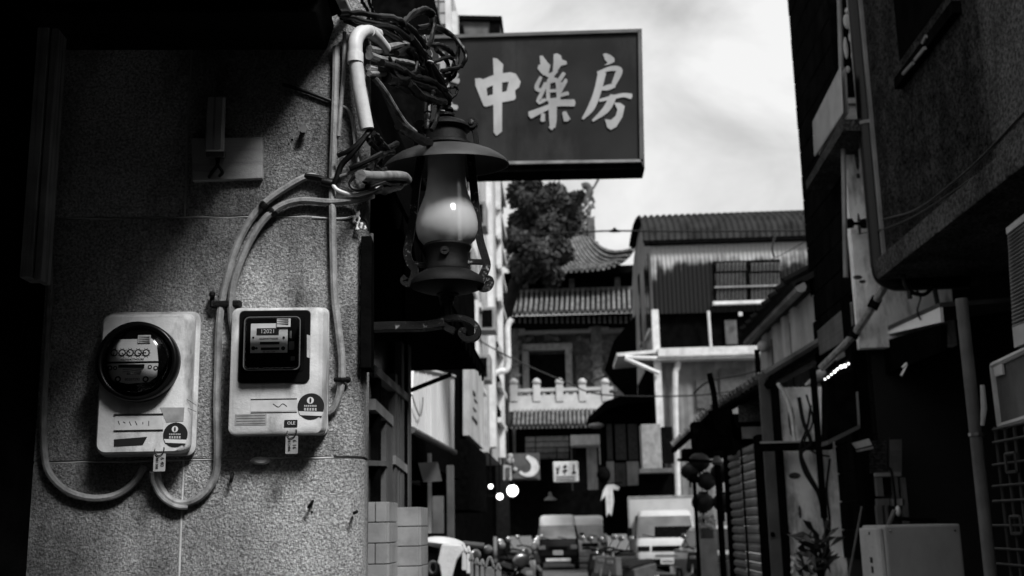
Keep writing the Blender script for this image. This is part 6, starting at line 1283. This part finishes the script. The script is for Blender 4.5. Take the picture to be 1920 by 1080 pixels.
# lanterns on poles
LN = [(1311, 866, 20, 'paper lantern at the end of the short rail, highest of the cluster'), (1293, 884, 17, 'paper lantern at the left edge of the cluster'), (1352, 886, 20, 'paper lantern high on the right of the cluster'), (1325, 902, 18, 'small tasselled lantern in the middle of the cluster'), (1318, 942, 21, 'large paper lantern low on the left of the cluster'), (1356, 942, 20, 'large paper lantern low on the right of the cluster')]
for (x, y, r, lb) in LN:
    p = PY(x, y, 13.4); rr = r*13.4/2100; l = thing('paper_lantern', lb, 'lantern', p, 'paper lanterns hung in front of the shutter')
    n = 12
    lp_ = []
    for j in range(9):
        a_ = math.pi*(.08+.84*j/8); lp_.append([p+V((rr*math.sin(a_)*(1-.05*(k % 2))*math.cos(2*math.pi*k/24), rr*math.sin(a_)*(1-.05*(k % 2))*math.sin(2*math.pi*k/24), -rr*.85*math.cos(a_))) for k in range(24)])
    MB().loft(lp_).build('shade', LANTC, l, smooth='all')
    MB().lathe([(rr*.35, 0), (rr*.35, rr*.14)], p+V((0, 0, rr*.78)), 12).build('top_ring', BLACK, l); MB().lathe([(rr*.35, 0), (rr*.35, rr*.14)], p-V((0, 0, rr*.92)), 12).build('bottom_ring', BLACK, l)
    MB().tube([p-V((0, 0, rr*.9)), p-V((0, 0, rr*1.7))], rr*.1, 6, ).build('tassel', BLACK, l)
    MB().tube([p+V((0, 0, rr*.9)), p+V((0, 0, rr*1.5))], rr*.04, 5).build('hook', BLACK, l)
for (x, y0, lb) in ((1302, 905, 'left thin dark pole among the hanging lanterns'), (1345, 872, 'right stouter dark pole among the hanging lanterns')):
    p = PY(x, y0, 13.2); l = thing('lantern_pole', lb, 'pole', (p.x, 13.2, 0)); MB().tube([V((p.x, 13.2, 0)), V((p.x, 13.2, p.z))], .022 if x < 1320 else .036, 8).build('shaft', BLACK, l); MB().lathe([(.05, 0), (.07, .03), (.03, .10)], p, 10).build('cap', GREYP if x > 1320 else BLACK, l)
MB().tube([PY(1270, 862, 13.2), PY(1345, 866, 13.2)], .02, 6).build('cross_rail', BLACK, l)
fl = thing('flower_pots', 'pale flowers below the hanging lanterns', 'flowers', PY(1330, 990, 13.3))
rg = random.Random(5); mb = MB()
for k in range(40): mb.ball(PY(rg.uniform(1312, 1340), rg.uniform(966, 992), 13.3+rg.uniform(0, .2)), rg.uniform(.012, .03), 5)
mb.build('blossoms', WHITE, fl)['kind'] = 'stuff'; pybox(1316, 990, 1338, 1010, 13.3, .15).build('pot', GREYP, fl)
tag(pybox(1308, 975, 1345, 1090, 15, .1).build('notice_board', GREYP), 'plain grey board standing behind the lantern poles', 'board')
# roller shutter
rsx = thing('roller_shutter', 'half-lit roller shutter with stacked slats facing the street', 'shutter', (1.78, 11, 0))
XS2 = 1.70; yn, yf2 = PX(1424, 950, XS2).y, PX(1374, 950, XS2).y; ztop = PX(1424, 826, XS2).z
SL = mat('shutter_slat', .20, .5, .3, 5, spec=.3, stain=.7, stain_v=.06, stain_scale=(3, 3, 3))
sm = MB().prism([V((0, 0, 0)), V((-.022, 0, .02)), V((-.022, 0, .052)), V((0, 0, .074))], (0, yf2-yn, 0)).build('slat', SL, rsx, at=(0, 0, 0)); pm = sm.data; bpy.data.objects.remove(sm)
k = 0; z = ztop-.08
while z > .02:
    o = bpy.data.objects.new('slat', pm); COL.objects.link(o); o.parent = rsx; o.location = V((XS2, yn, z)) - LOCS[rsx.name]; z -= .08
MB().box((XS2-.02, yf2+.02, 0), (XS2+.1, yf2+.35, ztop+.1)).build('guide_post', BLACK, rsx); MB().box((XS2-.03, yn+.62, 0), (XS2-.0225, yn+.70, ztop)).build('middle_rail', BLACK, rsx)
MB().box((XS2-.02, yn-.28, 0), (XS2+.1, yn-.02, ztop+.05)).build('guide_post', BLACK, rsx)
gdp = thing('door_panel', 'plain grey door leaf right of the roller shutter', 'door', PY(1448, 1080, 9.3)); pybox(1436, 700, 1462, 1095, 9.35, .05).build('leaf', GREYP, gdp); pybox(1462, 720, 1473, 1095, 9.2, .12).build('post', BLACK, gdp); MB().ball(PY(1449, 1002, 9.33), .02, 8).build('handle', BLACK, gdp, smooth='all')
# pale wall beyond the plant
plw = thing('flaking_wall', 'bright flaking wall behind the potted plant and vines', 'wall', PY(1515, 1080, 10))
pybox(1472, 725, 1585, 1110, 9.25, .2).build('plaster', PEEL, plw)
for (x, y, w, h) in ((1490, 892, 22, 12), (1478, 1000, 10, 5), (1486, 1060, 16, 4), (1500, 960, 6, 24), (1484, 790, 12, 60)): MB().ball(PY(x, y, 9.25), w*.0022, 8, (1, .1, h/w)).build('dark_flake', CONC, plw, smooth='all')
bm_ = thing('black_beam', 'level black beam with a lit top edge across the flaking wall', 'beam', PY(1490, 838, 9)); MB().prism([PY(x, y, 9) for x, y in ((1424, 829), (1562, 826), (1562, 842), (1424, 845))], (0, .12, 0)).build('timber', BLACK, bm_); MB().prism([PY(x, y, 8.98) for x, y in ((1426, 828), (1500, 826.5), (1500, 829.5), (1426, 831.5))], (0, .1, 0)).build('worn_edge', PALE, bm_)  # pale strip paints the light along the beam's top edge
tag(pybox(1531, 690, 1541, 972, 8.7, .05).build('black_post', BLACK), 'thin black upright post in front of the flaking wall', 'post')
dkc = thing('dark_cabinet_sign', 'black boxed sign with a pale lower edge beside the black post', 'sign', PY(1585, 840, 8.1))
MB().prism([PY(x, y, 8.1) for x, y in ((1552, 712), (1610, 690), (1612, 800), (1552, 830))], (0, .2, 0)).build('box', BLACK, dkc); MB().prism([PY(x, y, 8.08) for x, y in ((1552, 826), (1612, 796), (1613, 803), (1552, 834))], (0, .2, 0)).build('bottom_edge', GREYP, dkc); MB().prism([PY(x, y, 8.08) for x, y in ((1606, 735), (1609, 734), (1613, 798), (1610, 800))], (0, .05, 0)).build('side_edge', MIDP, dkc)
for i, (pts, r, lb) in enumerate((([(1498, 745), (1506, 790), (1520, 830), (1502, 850), (1512, 880), (1536, 930), (1550, 1000), (1552, 1060)], .016, 'thickest dark vine trailing down the flaking wall'), ([(1520, 760), (1514, 800), (1500, 840), (1506, 880), (1530, 920)], .010, 'thin dark vine twisting beside the thickest one'), ([(1512, 740), (1524, 790), (1508, 830), (1530, 850), (1556, 856)], .008, 'thinnest dark vine reaching right to the sign'), ([(1556, 860), (1550, 920), (1556, 980), (1550, 1040)], .010, 'dark vine hanging straight beside the black sign'))):
    tag(MB().tube(spline([PY(x, y, 8.9) for x, y in pts]), r, 6).build('vine', BARK, smooth=True), lb, 'vine', 'vines on the flaking wall')
tag(MB().tube(spline([PY(x, y, 9.1) for x, y in ((1458, 718), (1474, 745), (1484, 780), (1490, 826))]), .016, 8).build('pale_cable', PVC, smooth=True), 'pale hose curving down to the black beam', 'hose')
tag(MB().tube([PY(1616, 950, 7.4), PY(1590, 1090, 7.2)], .008, 6).build('leaning_stick', GREYP), 'thin grey stick leaning in the dark beside the cabinet', 'stick')
# potted plant
pt = thing('potted_plant', 'spiky-leaved potted plant in front of the flaking wall', 'plant', PY(1530, 1080, 8.6))
rg = random.Random(11)
for i in range(46):
    bx, by = rg.uniform(1505, 1560), rg.uniform(1020, 1090); a_ = rg.uniform(-2.6, -.5); ln_ = rg.uniform(22, 48)
    if i < 8: bx, by, a_, ln_ = ((1530, 1010, -2.95, 52), (1528, 1020, -2.7, 46), (1530, 1005, -2.2, 44), (1540, 1050, -2.85, 58), (1535, 1035, 3.1, 50), (1545, 1040, -2.6, 60), (1545, 1000, -1.2, 34), (1550, 1010, -.8, 34))[i]
    p0 = PY(bx, by, 8.6+rg.uniform(-.15, .15)); p1 = PY(bx+ln_*math.cos(a_), by+ln_*math.sin(a_), 8.6+rg.uniform(-.25, .15)); d = p1-p0; sd_ = d.cross(V((rg.uniform(-.3, .3), 1, rg.uniform(-.3, .3)))).normalized()*d.length*.11
    dn = V((0, 0, -d.length*.08)); mid = p0.lerp(p1, .5)+V((0, 0, d.length*.06))
    MB().add([p0, mid+sd_, p1+dn, mid-sd_, mid+V((0, -.012, -.012))], [(0, 1, 4), (1, 2, 4), (2, 3, 4), (3, 0, 4)]).build('leaf', LEAFP, pt)
for i in range(5): MB().tube([PY(1540, 1095, 8.6), PY(1520+i*9, 1030, 8.6)], .010, 5).build('stem', BARK, pt)
MB().lathe([(.14, 0), (.18, .3), (.19, .34)], V((PY(1535, 1080, 8.6).x, 8.6, .72)), 16).build('pot', GREYP, pt, smooth=True); MB().box((PY(1535, 1080, 8.6).x-.3, 8.4, 0), (PY(1535, 1080, 8.6).x+.3, 8.8, .718)).build('plinth', CONC, pt)
mb = MB()
for k in range(26): mb.ball(PY(rg.uniform(1480, 1535), rg.uniform(1040, 1080), 8.7), rg.uniform(.008, .022), 5)
mb.build('small_flowers', WHITE, pt)['kind'] = 'stuff'

# ------------------------------------------------------------------ overhead lines
for pts, Y_, r, lb in (([(950, 442), (1080, 436), (1152, 433), (1300, 434), (1514, 432)], 26, .022, 'upper overhead cable crossing in front of tree and barrel roof'), ([(880, 628), (960, 672), (1060, 716), (1130, 740), (1290, 742), (1400, 730)], 24, .016, 'thin sagging cable crossing in front of the balustrade'), ([(1300, 738), (1330, 715), (1400, 700), (1440, 690)], 16, .014, 'short cable fanning toward the small tiled roof'), ([(1455, 436), (1448, 465), (1452, 482)], 30, .03, 'short cable end hanging in front of the cladding'), ([(1440, 490), (1480, 470), (1514, 450)], 30, .012, 'faint cable rising to the dark house across the cladding')):
    tag(MB().tube(spline([PY(x, y, Y_) for x, y in pts]), r, 5).build('overhead_cable', CABLE), lb, 'cable')
ik = thing('line_insulator', 'small dark insulator knot on the overhead cable in the sky', 'insulator', PY(1152, 433, 26)); MB().tube([PY(1142, 434, 26), PY(1152, 432, 26), PY(1163, 434, 26)], .05, 8, rs=[.02, .055, .02]).build('knot', BLACK, ik)
MB().tube([PY(1152, 433, 26), PY(1152, 427, 26)], .03, 6).build('pin', BLACK, ik)
